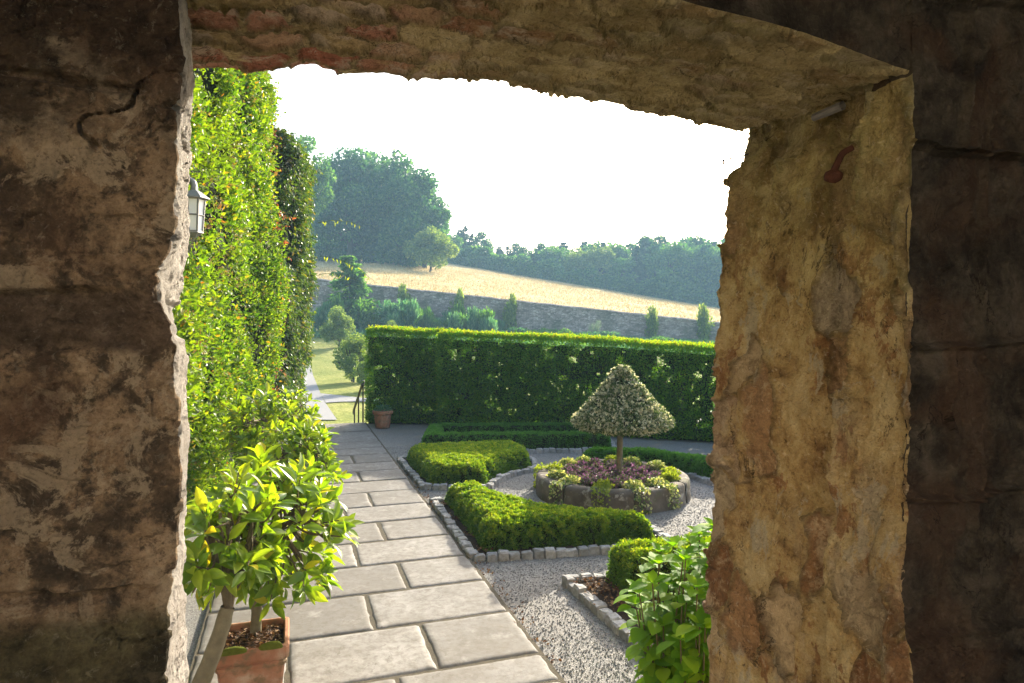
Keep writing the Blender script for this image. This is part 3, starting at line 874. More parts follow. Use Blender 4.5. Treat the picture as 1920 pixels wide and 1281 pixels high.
# ------------------------------------------------------------------ variegated topiary
r = np.random.default_rng(8)
tp = thing("topiary_tree", "cone-topped variegated topiary standing in the round planter", "tree", (1.15, RING[1], .17))
tb = curve_pts([(1.15, 7.15, .16), (1.155, 7.15, .5), (1.17, 7.15, .80), (1.19, 7.15, 1.05)], 8)
V, F = tube(tb, np.linspace(.034, .024, len(tb)), 12)
V += .004 * np.stack([vnoise(V, 14, 1), vnoise(V, 14, 2), 0 * V[:, 0]], -1)
MB().add(V, F, 0, True).build("trunk", M['bark_grey'], tp)
prof = np.array([(.02, .72), (.30, .71), (.46, .72), (.55, .745), (.565, .775), (.525, .83), (.42, .93), (.315, 1.04), (.215, 1.15), (.12, 1.27), (.05, 1.345), (.001, 1.355)])
pp = curve_pts(np.concatenate([prof, np.zeros((len(prof), 1))], 1), 6)[:, :2] * np.array((.91, 1))
V, F = lathe(pp, 60, (1.18, 7.15, 0))
V = V + (V - np.array((1.18, 7.15, .9))) * (.012 * fbm(V, 6, 3, 5))[:, None]
nl = 17000
P, N = sample(V, F, nl, r, lambda c: .4 + smooth(-.3, .3, fbm(c, 9, 2, 9)))
N = np.where(((P - np.array((1.18, 7.15, .9))) * N).sum(1)[:, None] < 0, -N, N)
P = P + N * (r.normal(0, .008, nl) + .008 * fbm(P, 11, 2, 4))[:, None]
LL = r.uniform(.026, .046, nl)
mb = MB().add(*leaves(P, unit(N * .5 + rvec(r, nl) + np.array((0, 0, -.25))), unit(N + rvec(r, nl) * .8), LL, LL * .6, T_LEAF))
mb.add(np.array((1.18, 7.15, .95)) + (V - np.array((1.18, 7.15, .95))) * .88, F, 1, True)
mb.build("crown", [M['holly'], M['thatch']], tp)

# ------------------------------------------------------------------ tall yew hedges
def yew(name, pts, th, label, n_front, seed):
    """pts: list of (x, y, height) along the front face"""
    r = np.random.default_rng(seed)
    pts = np.array(pts, float)
    seg = np.linalg.norm(np.diff(pts[:, :2], axis=0), axis=1); cum = np.r_[0, np.cumsum(seg)]
    m = max(4, int(cum[-1] / .05))
    ss = np.linspace(0, cum[-1], m)
    X, Y, H = [np.interp(ss, cum, pts[:, i]) for i in range(3)]
    tx, ty = np.gradient(X), np.gradient(Y); L = np.hypot(tx, ty); nx, ny = -ty / L, tx / L     # back side
    def sheet(a, b, nu):
        """rows between section points a->b; each (offset back, fraction of height)"""
        w = np.linspace(0, 1, nu)[:, None]
        of = a[0] * (1 - w) + b[0] * w; zz = (a[1] * (1 - w) + b[1] * w) * H[None]
        return np.stack([X + nx * of, Y + ny * of, zz], -1)
    secs = [sheet((0.03, .02), (0, .95), 34), sheet((0, .95), (.06, 1), 5), sheet((.06, 1), (th - .06, 1), 9), sheet((th - .06, 1), (th, .95), 5), sheet((th, .95), (th, .02), 34)]
    G = np.concatenate([secs[0]] + [q[1:] for q in secs[1:]])
    bul = .035 * fbm(G, 1.8, 3, seed) + .018 * fbm(G, 6, 2, seed + 1)
    cen = np.stack([X + nx * th / 2, Y + ny * th / 2, H * .5], -1)[None]
    out = G - cen; out[..., 2] *= .35; out = unit(out)
    G = G + out * bul[..., None]
    V = G.reshape(-1, 3); F = grid_faces(G.shape[0], m)
    # end caps
    def cap(col):
        c = G[:, col]; nn = 8
        half = len(c) // 2
        a, b = c[:half], c[::-1][:half]
        w = np.linspace(0, 1, nn)[:, None, None]
        Q = a[None] * (1 - w) + b[None] * w
        return Q.reshape(-1, 3), grid_faces(nn, half)
    mb = MB()
    def lf(V, F, n):
        P, N = sample(V, F, n, r)
        s = np.where(((P - np.array([X.mean() + nx.mean() * th / 2, Y.mean() + ny.mean() * th / 2, .8])) * N).sum(1) < 0, -1, 1)
        return P, N
    kf = G[:38]; fv = kf.reshape(-1, 3)
    for vv, ff, nn, sgn in ((fv, grid_faces(38, m), n_front, None), (G[37:48].reshape(-1, 3), grid_faces(11, m), n_front // 4, None), (G[47:].reshape(-1, 3), grid_faces(len(G) - 47, m), n_front // 2, None), (*cap(0), n_front // 10, None), (*cap(-1), n_front // 14, None)):
        P, N = sample(vv, ff, nn, r, lambda c: .5 + smooth(-.5, .25, fbm(c, 5, 3, seed + 9)))
        # outward
        ci = np.argmin(np.abs(P[:, None, 0] - X[None, ::10]), axis=1) * 10
        cc = np.stack([X[ci] + nx[ci] * th / 2, Y[ci] + ny[ci] * th / 2, H[ci] * .5], -1)
        N = np.where(((P - cc) * N).sum(1)[:, None] < 0, -N, N)
        P = P + N * (r.normal(0, .022, nn) + .02 * fbm(P, 9, 2, seed + 4))[:, None]
        LL = r.uniform(.026, .050, nn)
        A = unit(N * .8 + rvec(r, nn) * .7 + np.array((0, 0, .25)))
        mb.add(*leaves(P, A, rvec(r, nn), LL, LL * .42), 0)
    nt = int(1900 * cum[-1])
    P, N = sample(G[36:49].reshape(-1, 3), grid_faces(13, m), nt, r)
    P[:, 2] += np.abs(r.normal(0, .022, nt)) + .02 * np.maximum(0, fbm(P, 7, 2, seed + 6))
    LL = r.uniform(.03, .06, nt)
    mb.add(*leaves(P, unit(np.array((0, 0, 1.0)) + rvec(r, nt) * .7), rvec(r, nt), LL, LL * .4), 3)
    # twiggy inner sheets with holes
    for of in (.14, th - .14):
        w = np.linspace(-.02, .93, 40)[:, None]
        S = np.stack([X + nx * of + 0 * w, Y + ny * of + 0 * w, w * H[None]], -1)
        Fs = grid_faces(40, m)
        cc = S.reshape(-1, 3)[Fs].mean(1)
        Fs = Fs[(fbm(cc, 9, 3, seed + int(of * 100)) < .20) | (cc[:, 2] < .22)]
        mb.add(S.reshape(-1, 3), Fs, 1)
    # stems
    for xi in np.arange(.3, cum[-1], .55):
        i = int(np.argmin(abs(ss - xi)))
        b = np.array((X[i] + nx[i] * th / 2, Y[i] + ny[i] * th / 2, 0))
        mb.add(*tube([b, b + (r.normal(0, .04), r.normal(0, .04), .7), b + (r.normal(0, .1), r.normal(0, .06), H[i] * .9)], [.035, .025, .01], 6), 2)
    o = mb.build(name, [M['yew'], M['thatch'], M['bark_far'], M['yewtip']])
    return tag(o, label, "hedge", "tall clipped hedges closing the court")
yew("yew_hedge", [(-2.66, 12.12, 1.71), (-1.25, 11.93, 1.66)], .55, "short recessed length of tall clipped hedge behind the round flower pot", 24000, 41)
yew("yew_hedge", [(-1.30, 11.62, 1.655), (0, 11.15, 1.60), (1.7, 10.65, 1.53), (3.0, 10.15, 1.425), (4.6, 9.5, 1.40)], .6, "long tall clipped hedge running behind the topiary to the right jamb", 82000, 42)

# ------------------------------------------------------------------ round flower pot by the hedge
pc = (-2.27, 11.7, 0)
pot = thing("flower_pot", "round flared terracotta pot standing on gravel at the hedge end", "pot", pc)
prof = [(.001, .005), (.115, .005), (.118, .0), (.125, .03), (.148, .22), (.15, .24), (.172, .245), (.178, .265), (.178, .30), (.172, .31), (.155, .308), (.148, .27)]
V, F = lathe(prof, 32, pc); MB().add(V, F, 0, True).build("pot_body", M['terra'], pot)
V, F = lathe([(.001, .285), (.15, .275)], 24, pc); MB().add(V, F, 0, True).build("soil_fill", M['soil'], pot)
r = np.random.default_rng(12)
clump("heather", (pc[0], pc[1], .29), .16, .11, 700, M['bluegreen'], "low grey-green heather growing in the round terracotta pot", "plant", 501, (.02, .045), .3, T=T_RHOMB)

# ------------------------------------------------------------------ handrail at the steps
h0, h1 = hit(665, 789), None
hr = thing("handrail", "dark iron handrail going down the steps beside the hedge end", "railing", (-2.85, 12.4, 0))
A3, B3 = at(681, 716, 12.45), at(664, 768, 13.3)
A3f = np.array((A3[0], A3[1], -.02)); 
def bar(mb, a, b, rr=.016, n=8): mb.add(*tube([a, (np.array(a) + np.array(b)) / 2, b], rr, n), 0, True)
m1 = MB(); V, F = tube(curve_pts([A3 + (.02, -.14, -.06), A3, (A3 + B3) / 2, B3, B3 + (-.03, .10, -.10)], 6), .024, 10); m1.add(V, F, 0, True); m1.build("rail", M['iron'], hr)
for t in (0.02, .5, .96):
    p = A3 * (1 - t) + B3 * t
    m1 = MB(); bar(m1, p, (p[0], p[1], -.04 - .5 * t), .015); m1.build("post", M['iron'], hr)

# ------------------------------------------------------------------ square terracotta planter and its shrub
pr = math.atan2(R2[1], R2[0])
def sq(c, half, z, bev=.012):
    x, y = half, half
    ring = np.array([(-x + bev, -y), (x - bev, -y), (x, -y + bev), (x, y - bev), (x - bev, y), (-x + bev, y), (-x, y - bev), (-x, -y + bev)])
    cr, sr = math.cos(pr), math.sin(pr)
    return np.stack([ring[:, 0] * cr - ring[:, 1] * sr + c[0], ring[:, 0] * sr + ring[:, 1] * cr + c[1], np.full(8, z)], -1)
def sq_loft(c, prof): return np.concatenate([sq(c, h, z) for h, z in prof]), grid_faces(len(prof), 8, True)
QC = np.array((-1.185, 3.05, .03))
qp = thing("square_planter", "square terracotta planter with mossy rim on the paving", "planter", QC)
V, F = sq_loft(QC, [(.108, .03), (.112, .035), (.139, .29), (.139, .30)])
V += .0015 * vnoise(V, 30, 2)[:, None]
MB().add(V, F).build("pot_body", M['terra'], qp)
V, F = sq_loft(QC, [(.139, .292), (.145, .296), (.147, .310), (.143, .318), (.154, .326), (.158, .338), (.158, .376), (.153, .384), (.140, .386), (.134, .380), (.132, .32)])
MB().add(V, F).build("rim", M['terra'], qp)
V, F = sq_loft(QC, [(.135, .345), (.08, .352), (.002, .355)])
r = np.random.default_rng(2)
mb = MB().add(V, F, 0, True)
nl = 520
P = np.stack([r.uniform(-.12, .12, nl), r.uniform(-.12, .12, nl)], -1) @ np.array(((math.cos(pr), math.sin(pr)), (-math.sin(pr), math.cos(pr))))
P = np.concatenate([P + QC[:2], r.uniform(.352, .372, (nl, 1))], 1)
LL = r.uniform(.012, .028, nl)
mb.add(*leaves(P, rvec(r, nl) * np.array((1, 1, .3)), unit(np.array((0, 0, 1)) + r.normal(0, .5, (nl, 3))), LL, LL * .6, T_LEAF), 1)
mb.build("soil_fill", [M['soil'], M['dry']], qp)
for (dx, w) in ((-.075, .055), (.085, .05)):
    b = QC[:2] + R2 * dx - D2 * .144
    nn = 16
    th = np.linspace(0, 2 * math.pi, nn, endpoint=False)
    Vm = []
    for k2, (rr, zz) in enumerate([(1.0, .378), (1.0, .386), (.8, .397), (.45, .403), (.01, .405)]):
        for t in th:
            q = b + R2 * w * rr * math.cos(t) * (1 + .15 * math.sin(3 * t + dx * 50)) + D2 * .024 * rr * math.sin(t) * (1 + .2 * math.cos(2 * t))
            Vm.append((q[0], q[1], zz))
    MB().add(np.array(Vm), grid_faces(5, nn, True), 0, True).build("moss_patch", M['moss'], qp)

def laurel(name, label, base, stem, crown_c, crown_r, tips, seed, L=(.085, .14), wr=.38, stem_r=(.026, .020), group=None, mat='laurel', per=(6, 9), low=-.75):
    """shrub on a bare stem: branches fan out of the stem top, a whorl of leaves on each twig end"""
    r = np.random.default_rng(seed)
    root = thing(name, label, "shrub", base, group)
    sp = curve_pts(np.array(stem), 8)
    V, F = tube(sp, np.linspace(stem_r[0], stem_r[1], len(sp)), 12)
    V = V + .003 * vnoise(V, 25, seed)[:, None]
    MB().add(V, F, 0, True).build("stem", M['bark_grey'], root)
    top = sp[-1]
    cc, cr = np.array(crown_c), np.array(crown_r)
    T = []
    while len(T) < tips:
        q = rvec(r, 1)[0]
        if q[2] < low: continue
        T.append(cc + q * cr * r.uniform(.55, 1.0))
    T = np.array(T)
    K = 7
    mains = []
    for k in range(K):
        a = 2 * math.pi * k / K + r.uniform(-.3, .3)
        q = np.array((math.cos(a) * .75, math.sin(a) * .75, r.uniform(.0, .7)))
        mains.append(cc + q * cr * .55)
    mains.append(cc + np.array((0, 0, .6)) * cr)
    mains = np.array(mains)
    br = MB(); lv = MB()
    for mmp in mains:
        mid = top * .45 + mmp * .55 + np.array((0, 0, -.03))
        br.add(*tube(curve_pts([top - (0, 0, .02), top * .7 + mid * .3 + np.array((0, 0, .01)), mid, mmp], 5), np.linspace(stem_r[1] * .62, .007, 16), 7), 0, True)
    PP, AA, NN, LLs = [], [], [], []
    for t in T:
        k = int(np.argmin(np.linalg.norm(mains - t, axis=1)))
        s0 = top * .3 + mains[k] * .7 if r.random() < .5 else mains[k]
        mid = (s0 + t) / 2 + np.array((0, 0, -.02)) + r.normal(0, .015, 3)
        br.add(*tube(curve_pts([s0, mid, t], 4), np.linspace(.006, .003, 9), 5), 0, True)
        d = unit((t - cc) * np.array((1, 1, .7)) / np.linalg.norm(cr) + np.array((0, 0, .22)) + r.normal(0, .12, 3))
        e1 = unit(np.cross(d, (0.3, .2, 1))); e2 = np.cross(d, e1)
        for w in range(int(r.integers(*per))):
            a = w * 2.4 + r.uniform(0, .8)
            rad = e1 * math.cos(a) + e2 * math.sin(a)
            back = r.uniform(0, .06)
            ax = unit(rad * r.uniform(.55, 1.0) + d * r.uniform(.35, 1.1) + np.array((0, 0, .05)))
            PP.append(t - d * back + ax * .012); AA.append(ax); NN.append(unit(d + np.array((0, 0, .5)) - ax * (d @ ax)) + r.normal(0, .25, 3)); LLs.append(r.uniform(*L))
    LLs = np.array(LLs)
    lv.add(*leaves(np.array(PP), np.array(AA), np.array(NN), LLs, LLs * wr * r.uniform(.85, 1.15, len(LLs)), T_BIG), 0, True)
    br.build("branches", M['bark'], root)
    lv.build("leaves", M[mat], root)
    return root
G_L = "laurels in pots along the creeper wall"
laurel("laurel", "glossy laurel growing in the square terracotta planter", QC + (0, 0, .35),
       [at(478, 1203, 3.12), at(482, 1130, 3.12), at(484, 1065, 3.14), at(480, 1020, 3.15)], at(503, 1000, 3.15) , (.385, .34, .37), 128, 31, L=(.070, .115), group=G_L)
laurel("laurel", "nearest laurel with a thick bent bare stem at the left jamb", at(365, 1320, 2.55),
       [at(352, 1330, 2.55), at(385, 1262, 2.55), at(412, 1190, 2.56), at(428, 1138, 2.58)], at(432, 1010, 2.72), (.20, .26, .28), 46, 32, L=(.070, .115), stem_r=(.036, .027), group=G_L)
B = ground(560, 935)
laurel("laurel", "laurel behind the square planter leaning out over the paving", (B[0], B[1], .03),
       [(B[0] - .1, B[1], .03), (B[0] - .08, B[1], .35), (B[0] - .05, B[1], .6)], at(560, 868, 4.9), (.33, .36, .36), 110, 33, L=(.065, .105), group=G_L)
B = ground(515, 900)
laurel("laurel", "farthest laurel at the foot of the creeper wall", (B[0], B[1], .03),
       [(B[0] - .1, B[1], .03), (B[0] - .08, B[1], .4), (B[0] - .05, B[1], .75)], at(505, 812, 5.9), (.50, .38, .42), 130, 34, L=(.065, .105), group=G_L)
for (px, py, Y, lab) in ((560, 935, 0, "round clay pot half hidden under the laurel over the paving"), (515, 900, 0, "round clay pot hidden under the farthest laurel")):
    B = ground(px, py); c = (B[0] - .1, B[1], .035)
    o = thing("flower_pot", lab, "pot", c)
    V, F = lathe(np.array(prof_ := [(.001, .005), (.12, .005), (.125, .03), (.15, .22), (.172, .245), (.178, .28), (.172, .31), (.155, .305), (.148, .27), (.001, .28)]), 28, c)
    MB().add(V, F, 0, True).build("pot_body", M['terra'], o)

# ------------------------------------------------------------------ broad-leaved shrub at the right jamb
r = np.random.default_rng(19)
sb = np.array((.84, 3.02, .03))
sh = thing("leafy_shrub", "bright green broad-leaved shrub against the right jamb", "shrub", sb)
stm, tops = MB(), MB()
PP, AA, NN, LLs = [], [], [], []
for k in range(64):
    a = 2 * math.pi * k / 64 * 3 + r.uniform(-.2, .2); rr = r.uniform(.05, .32)
    tip = sb + np.array((math.cos(a) * rr * .95, math.sin(a) * rr * 1.1, r.uniform(.45, .80) - rr * .45 + .12 * max(0, math.cos(a))))
    b0 = sb + np.array((math.cos(a), math.sin(a), 0)) * .07
    cp = curve_pts([b0, b0 * .5 + tip * .5 + np.array((math.cos(a), math.sin(a), 0)) * .05, tip], 8)
    stm.add(*tube(cp, np.linspace(.007, .003, len(cp)), 6), 0, True)
    for q in range(2, len(cp), 2):
        f = q / len(cp)
        if f < .22: continue
        d = unit(cp[q] - cp[q - 1]); e1 = unit(np.cross(d, (math.sin(q), .3, .2))); e2 = np.cross(d, e1)
        aa = q * 1.57 + r.uniform(-.4, .4)
        for sg in (0, math.pi):
            rad = e1 * math.cos(aa + sg) + e2 * math.sin(aa + sg)
            ax = unit(rad + d * .35 + np.array((0, 0, -.12)))
            PP.append(cp[q] + rad * .02); AA.append(ax); NN.append(unit(d + np.array((0, 0, .6))) + r.normal(0, .2, 3)); LLs.append(r.uniform(.07, .118))
    d = unit(cp[-1] - cp[-3])
    for q in range(4):
        aa = q * 1.57 + k
        e1 = unit(np.cross(d, (.3, .9, .2))); e2 = np.cross(d, e1)
        rad = e1 * math.cos(aa) + e2 * math.sin(aa)
        PP.append(cp[-1]); AA.append(unit(rad + d * .9)); NN.append(d); LLs.append(r.uniform(.045, .08))
LLs = np.array(LLs)
stm.build("stems", M['stem_brown'], sh)
MB().add(*leaves(np.array(PP), np.array(AA), np.array(NN), LLs, LLs * .60, T_BIG), 0, True).build("leaves", M['hydra'], sh)

# ------------------------------------------------------------------ the creeper-clad house on the left
WA, WB = np.array((-2.12, 1.6)), np.array((-3.60, 9.05))
wd = (WB - WA) / np.linalg.norm(WB - WA); wn_ = np.array((wd[1], -wd[0]))         # wn_ points to the path
hs = thing("house_wall", "side wall of the house under the big creeper with a brown downpipe", "building", (*((WA + WB) / 2), 0))
mb = MB()
c = (WA + WB) / 2 - wn_ * 1.6
add_box(mb, (c[0], c[1], 3.4), (np.linalg.norm(WB - WA), 3.0, 6.8), math.atan2(wd[1], wd[0]))
mb.build("wall", M['ringstone'], hs)
pc2 = at(497, 200, 9.1); p0 = np.array((pc2[0], 9.1))
MB().add(*tube([(p0[0], p0[1], 0), (p0[0], p0[1], 3), (p0[0] - .02, p0[1], 6.6)], .055, 12), 0, True).build("downpipe", plain_mat("brown_pipe", (.12, .055, .03), .6, .3, 20, .2, .004), hs)

def creeper_sheet(P0, P1, z0, z1, dep, seed, nu=90, nv=90, amp=.16):
    """bulging leafy surface in front of a wall line P0->P1"""
    u = np.linspace(0, 1, nu)[:, None]; v = np.linspace(0, 1, nv)[None]
    dd = (P1 - P0) / np.linalg.norm(P1 - P0); nn = np.array((dd[1], -dd[0]))
    base = np.stack([P0[0] + (P1 - P0)[0] * u + 0 * v, P0[1] + (P1 - P0)[1] * u + 0 * v, z0 + (z1 - z0) * v + 0 * u], -1)
    b = dep + amp * fbm(base * np.array((1, 1, .8)), 1.3, 3, seed) + .13 * fbm(base, 3.2, 3, seed + 2)
    ed = np.minimum(1, np.minimum(u, 1 - u) * np.linalg.norm(P1 - P0) / .35)
    b = b * np.sqrt(np.clip(1 - (1 - ed) ** 2, 0, 1)) * (.45 + .55 * smooth(.2, 2.2, base[..., 2])) + .02
    G = base + b[..., None] * np.array((nn[0], nn[1], 0))
    return G.reshape(-1, 3), grid_faces(nu, nv), np.array((nn[0], nn[1], 0))

def creeper(root, V, F, nn, n, mat, seed, L=(.045, .075), w=.5, up=.3, hang=0.0, name="leaves", T=T_LEAF, out=.055):
    r = np.random.default_rng(seed)
    P, N = sample(V, F, n, r, lambda c: .06 + smooth(-.22, .22, fbm(c, 2.4, 3, seed + 1)))
    N = np.where((N @ nn)[:, None] < 0, -N, N)
    P = P + N * (r.normal(0, out, n) + .07 * fbm(P, 4.5, 2, seed + 7))[:, None]
    A = unit(N * .55 + rvec(r, n) * .7 + np.array((0, 0, up - hang)))
    NN = unit(N + rvec(r, n) * .65 + np.array((0, 0, .3)))
    LL = r.uniform(*L, n)
    return MB().add(*leaves(P, A, NN, LL, LL * w, T)).build(name, mat, root)

c1 = thing("wall_creeper", "tall sunlit evergreen creeper covering the house wall beside the lantern", "creeper", (*WA, 0))
V, F, nn = creeper_sheet(WA + wd * 1.2, WB, .05, 6.6, .30, 51, 150, 150, .32)
creeper(c1, V, F, nn, 120000, M['creep'], 52, L=(.030, .066))
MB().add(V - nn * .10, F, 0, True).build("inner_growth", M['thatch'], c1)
# flower buds in loose heads
r = np.random.default_rng(53)
hp, hn = sample(V, F, 260, r)
P = np.repeat(hp, 34, 0) + nn * .08 + r.normal(0, .032, (260 * 34, 3)) * np.array((1, 1, .7))
LL = r.uniform(.010, .022, len(P))
MB().add(*leaves(P, rvec(r, len(P)), rvec(r, len(P)), LL, LL * .8)).build("flower_heads", M['bud'], c1)

# second, darker creeper on the projecting corner farther along
CA, CB = np.array((-4.80, 10.45)), np.array((-4.04, 10.75))
CC = np.array((-4.04, 10.75)); CD = np.array((-4.36, 13.2))
c2 = thing("ivy_pillar", "dark hanging ivy over the projecting corner beyond the tall creeper", "creeper", (*CB, 0))
mb = MB(); add_box(mb, (-4.75, 12.0, 2.3), (1.1, 2.2, 4.6), math.atan2(wd[1], wd[0]) - math.pi / 2); mb.build("corner_wall", M['ringstone'], c2)
mA = MB()
for (a, b, nl, sd, zt) in ((CA - np.array((.3, 0)), CB, 26000, 61, 5.05), (CC, CD, 24000, 62, 5.0)):
    V, F, nn = creeper_sheet(a, b, .0, zt, .34, sd, 50, 90, .16)
    creeper(c2, V, F, nn, nl, M['ivy'], sd + 5, L=(.06, .10), w=.5, up=-.1, hang=.6)
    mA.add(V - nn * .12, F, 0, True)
# rounded top
tv, tf = lathe([(.75, 4.75), (.72, 4.95), (.5, 5.08), (.2, 5.14), (.01, 5.15)], 24, (-4.45, 11.1, -.1))
P, N = sample(tv, tf, 7000, r)
LL = r.uniform(.05, .09, 7000)
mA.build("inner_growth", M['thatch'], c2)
MB().add(*leaves(P + r.normal(0, .05, P.shape), unit(rvec(r, 7000) + np.array((0, 0, .4))), rvec(r, 7000), LL, LL * .5, T_LEAF)).build("top_leaves", M['ivy'], c2)

def shoots(root, starts, dirs, length, mat_leaf, mat_stem, seed, name, L=(.05, .08), droop=.35, wr=.3, gap=.07):
    r = np.random.default_rng(seed)
    for p, d, ln in zip(starts, dirs, length):
        st_ = MB(); PP, AA, LL = [], [], []
        d = unit(d); m = 12
        t = np.linspace(0, 1, m)[:, None]
        cp = p + d * ln * t + np.array((0, 0, -1)) * droop * ln * t ** 2 + r.normal(0, .008, (m, 3)) * t
        st_.add(*tube(cp, np.linspace(.005, .002, m), 5), 0)
        for q in range(1, int(ln / gap)):
            f = q * gap / ln
            c = np.array([np.interp(f, t[:, 0], cp[:, i]) for i in range(3)])
            PP.append(c); AA.append(unit(np.array((r.normal(0, .5), r.normal(0, .5), -.6 + r.normal(0, .5))) + d * .3)); LL.append(r.uniform(*L))
        LL = np.array(LL)
        if len(LL): st_.add(*leaves(np.array(PP), np.array(AA), rvec(r, len(PP)), LL, LL * wr, T_LEAF), 1)
        st_.build(name, [mat_stem, mat_leaf], root)
# long arching shoots reaching right, and reddish young growth along the seam of the two creepers
shoots(c2, [at(596, 418, 10.6), at(600, 480, 10.6), at(598, 515, 10.6)], [(1, -.1, .25), (1, -.2, -.1), (1, 0, .2)], [.78, .98, .62], M['lime'], M['stem_green'], 71, "arching_shoot", L=(.06, .11))
r = np.random.default_rng(72)
sp_, sd_, sl_ = [], [], []
for k in range(60):
    py = r.uniform(230, 760); px = 512 + 12 * math.sin(py / 60) + r.normal(0, 7)
    sp_.append(at(px, py, 9.0)); sd_.append((r.uniform(.3, 1), -.6, r.uniform(-.3, .6))); sl_.append(r.uniform(.12, .38))
shoots(c1, sp_, sd_, sl_, M['shoot'], M['stem_red'], 73, "red_shoot", L=(.03, .06), gap=.028, wr=.45)
sp_, sd_, sl_ = [], [], []
for k in range(34):
    sp_.append(at(r.uniform(497, 512), r.uniform(190, 300), 9.0) - np.array((.1, 0, 0))); sd_.append((1, -.3, r.uniform(-.2, .8))); sl_.append(r.uniform(.15, .42))
shoots(c1, sp_, sd_, sl_, M['creep'], M['stem_red'], 74, "top_shoot", L=(.02, .05), gap=.05, wr=.4)

# ------------------------------------------------------------------ wall lantern
LY = 4.6
lc = at(364, 398, LY)
ln = thing("wall_lantern", "grey hexagonal wall lantern with white panes on a bracket", "lantern", (lc[0], lc[1], lc[2] - .17))
def hexl(prof, n=6, rot=.3):
    pr_ = np.array(prof, float); th = np.linspace(0, 2 * math.pi, n, endpoint=False) + rot
    V = np.stack([pr_[:, None, 0] * np.cos(th), pr_[:, None, 0] * np.sin(th), np.repeat(pr_[:, 1:2], n, 1)], -1).reshape(-1, 3)
    return V + lc, grid_faces(len(pr_), n, True)
MB().add(*hexl([(.058, -.125), (.075, .125), (.001, .125)])).build("glass", M['lampglass'], ln)
fr = MB()
for k in range(6):
    a = .3 + k * math.pi / 3
    fr.add(*tube([lc + (.060 * math.cos(a), .060 * math.sin(a), -.128), lc + (.078 * math.cos(a), .078 * math.sin(a), .128)], .008, 6), 0)
for rr, z in ((.062, -.128), (.070, 0), (.079, .128)):
    th = np.linspace(0, 2 * math.pi, 7) + .3
    fr.add(*tube(np.stack([lc[0] + rr * np.cos(th), lc[1] + rr * np.sin(th), np.full(7, lc[2] + z)], -1), .007, 6), 0)
fr.build("frame", M['greymetal'], ln)
MB().add(*hexl([(.082, .128), (.118, .132), (.112, .142), (.055, .185), (.03, .20), (.03, .225), (.001, .23)])).build("cap", M['greymetal'], ln)
MB().add(*hexl([(.066, -.125), (.07, -.14), (.045, -.155), (.02, -.175), (.001, -.18)])).build("base_plate", M['greymetal'], ln)
bp = lc + (0, 0, .22); wl = WA + wd * ((LY - WA[1]) / wd[1])
MB().add(*tube(curve_pts([bp, bp + (-.02, 0, .05), bp + (-.12, -.01, .06), (wl[0] + .02, wl[1], lc[2] + .20)], 6), .026, 10), 0, True).build("bracket", M['greymetal'], ln)

ln.scale = (.87, .87, .87)
# ------------------------------------------------------------------ trees
def broad_proto(seed, H, R, leaf, n=7000, size=.34, clumps=34, low=.16, squash=1.0, trunk_r=.35, name="broadleaf_tree"):
    r = np.random.default_rng(seed)
    root = thing(name, "", "tree", (0, 0, 0))
    mb = MB()
    tpts = curve_pts([(0, 0, -.5), (.1, .05, H * .15), (.0, .1, H * .35), (.1, 0, H * .7)], 5)
    mb.add(*tube(tpts, np.linspace(trunk_r, trunk_r * .25, len(tpts)), 9), 0, True)
    cz = H * (low + 1) / 2; hz = H * (1 - low) / 2
    Rb = R
    cs, rs = [], []
    while len(cs) < clumps:
        q = rvec(r, 1)[0] * r.random() ** .33
        prof = 1 - .35 * max(0, q[2])
        c = np.array((q[0] * R * .80 * prof, q[1] * R * .80 * prof, cz + q[2] * hz * .82 * squash))
        cs.append(c); rs.append(R * r.uniform(.17, .34))
    for c in cs[::2]:
        z0 = min(c[2] * .6, H * .55)
        a = np.array((0, 0, z0)); mb.add(*tube(curve_pts([a, a * .4 + c * .6 + (0, 0, -.3), c], 4), np.linspace(trunk_r * .35, .04, 9), 5), 0)
    mb.build("trunk", M['bark_far'], root)
    cs, rs = np.array(cs), np.array(rs)
    w = rs ** 2 / (rs ** 2).sum()
    ci = r.choice(len(cs), n, p=w)
    d = rvec(r, n)
    rad = rs[ci] * (r.random(n) ** .22) * (1 + .35 * fbm(d * 2 + ci[:, None] * 3.1, 1.3, 2, seed))
    P = cs[ci] + d * rad[:, None] * np.array((1, 1, .85))
    P[:, 2] = np.maximum(P[:, 2], .5 * r.random(n))
    A = unit(d + rvec(r, n) * .9 + np.array((0, 0, -.2)))
    LL = size * r.uniform(.6, 1.35, n)
    MB().add(*leaves(P, A, unit(d + rvec(r, n) * .8), LL, LL * .7)).build("crown", M[leaf], root)
    return root

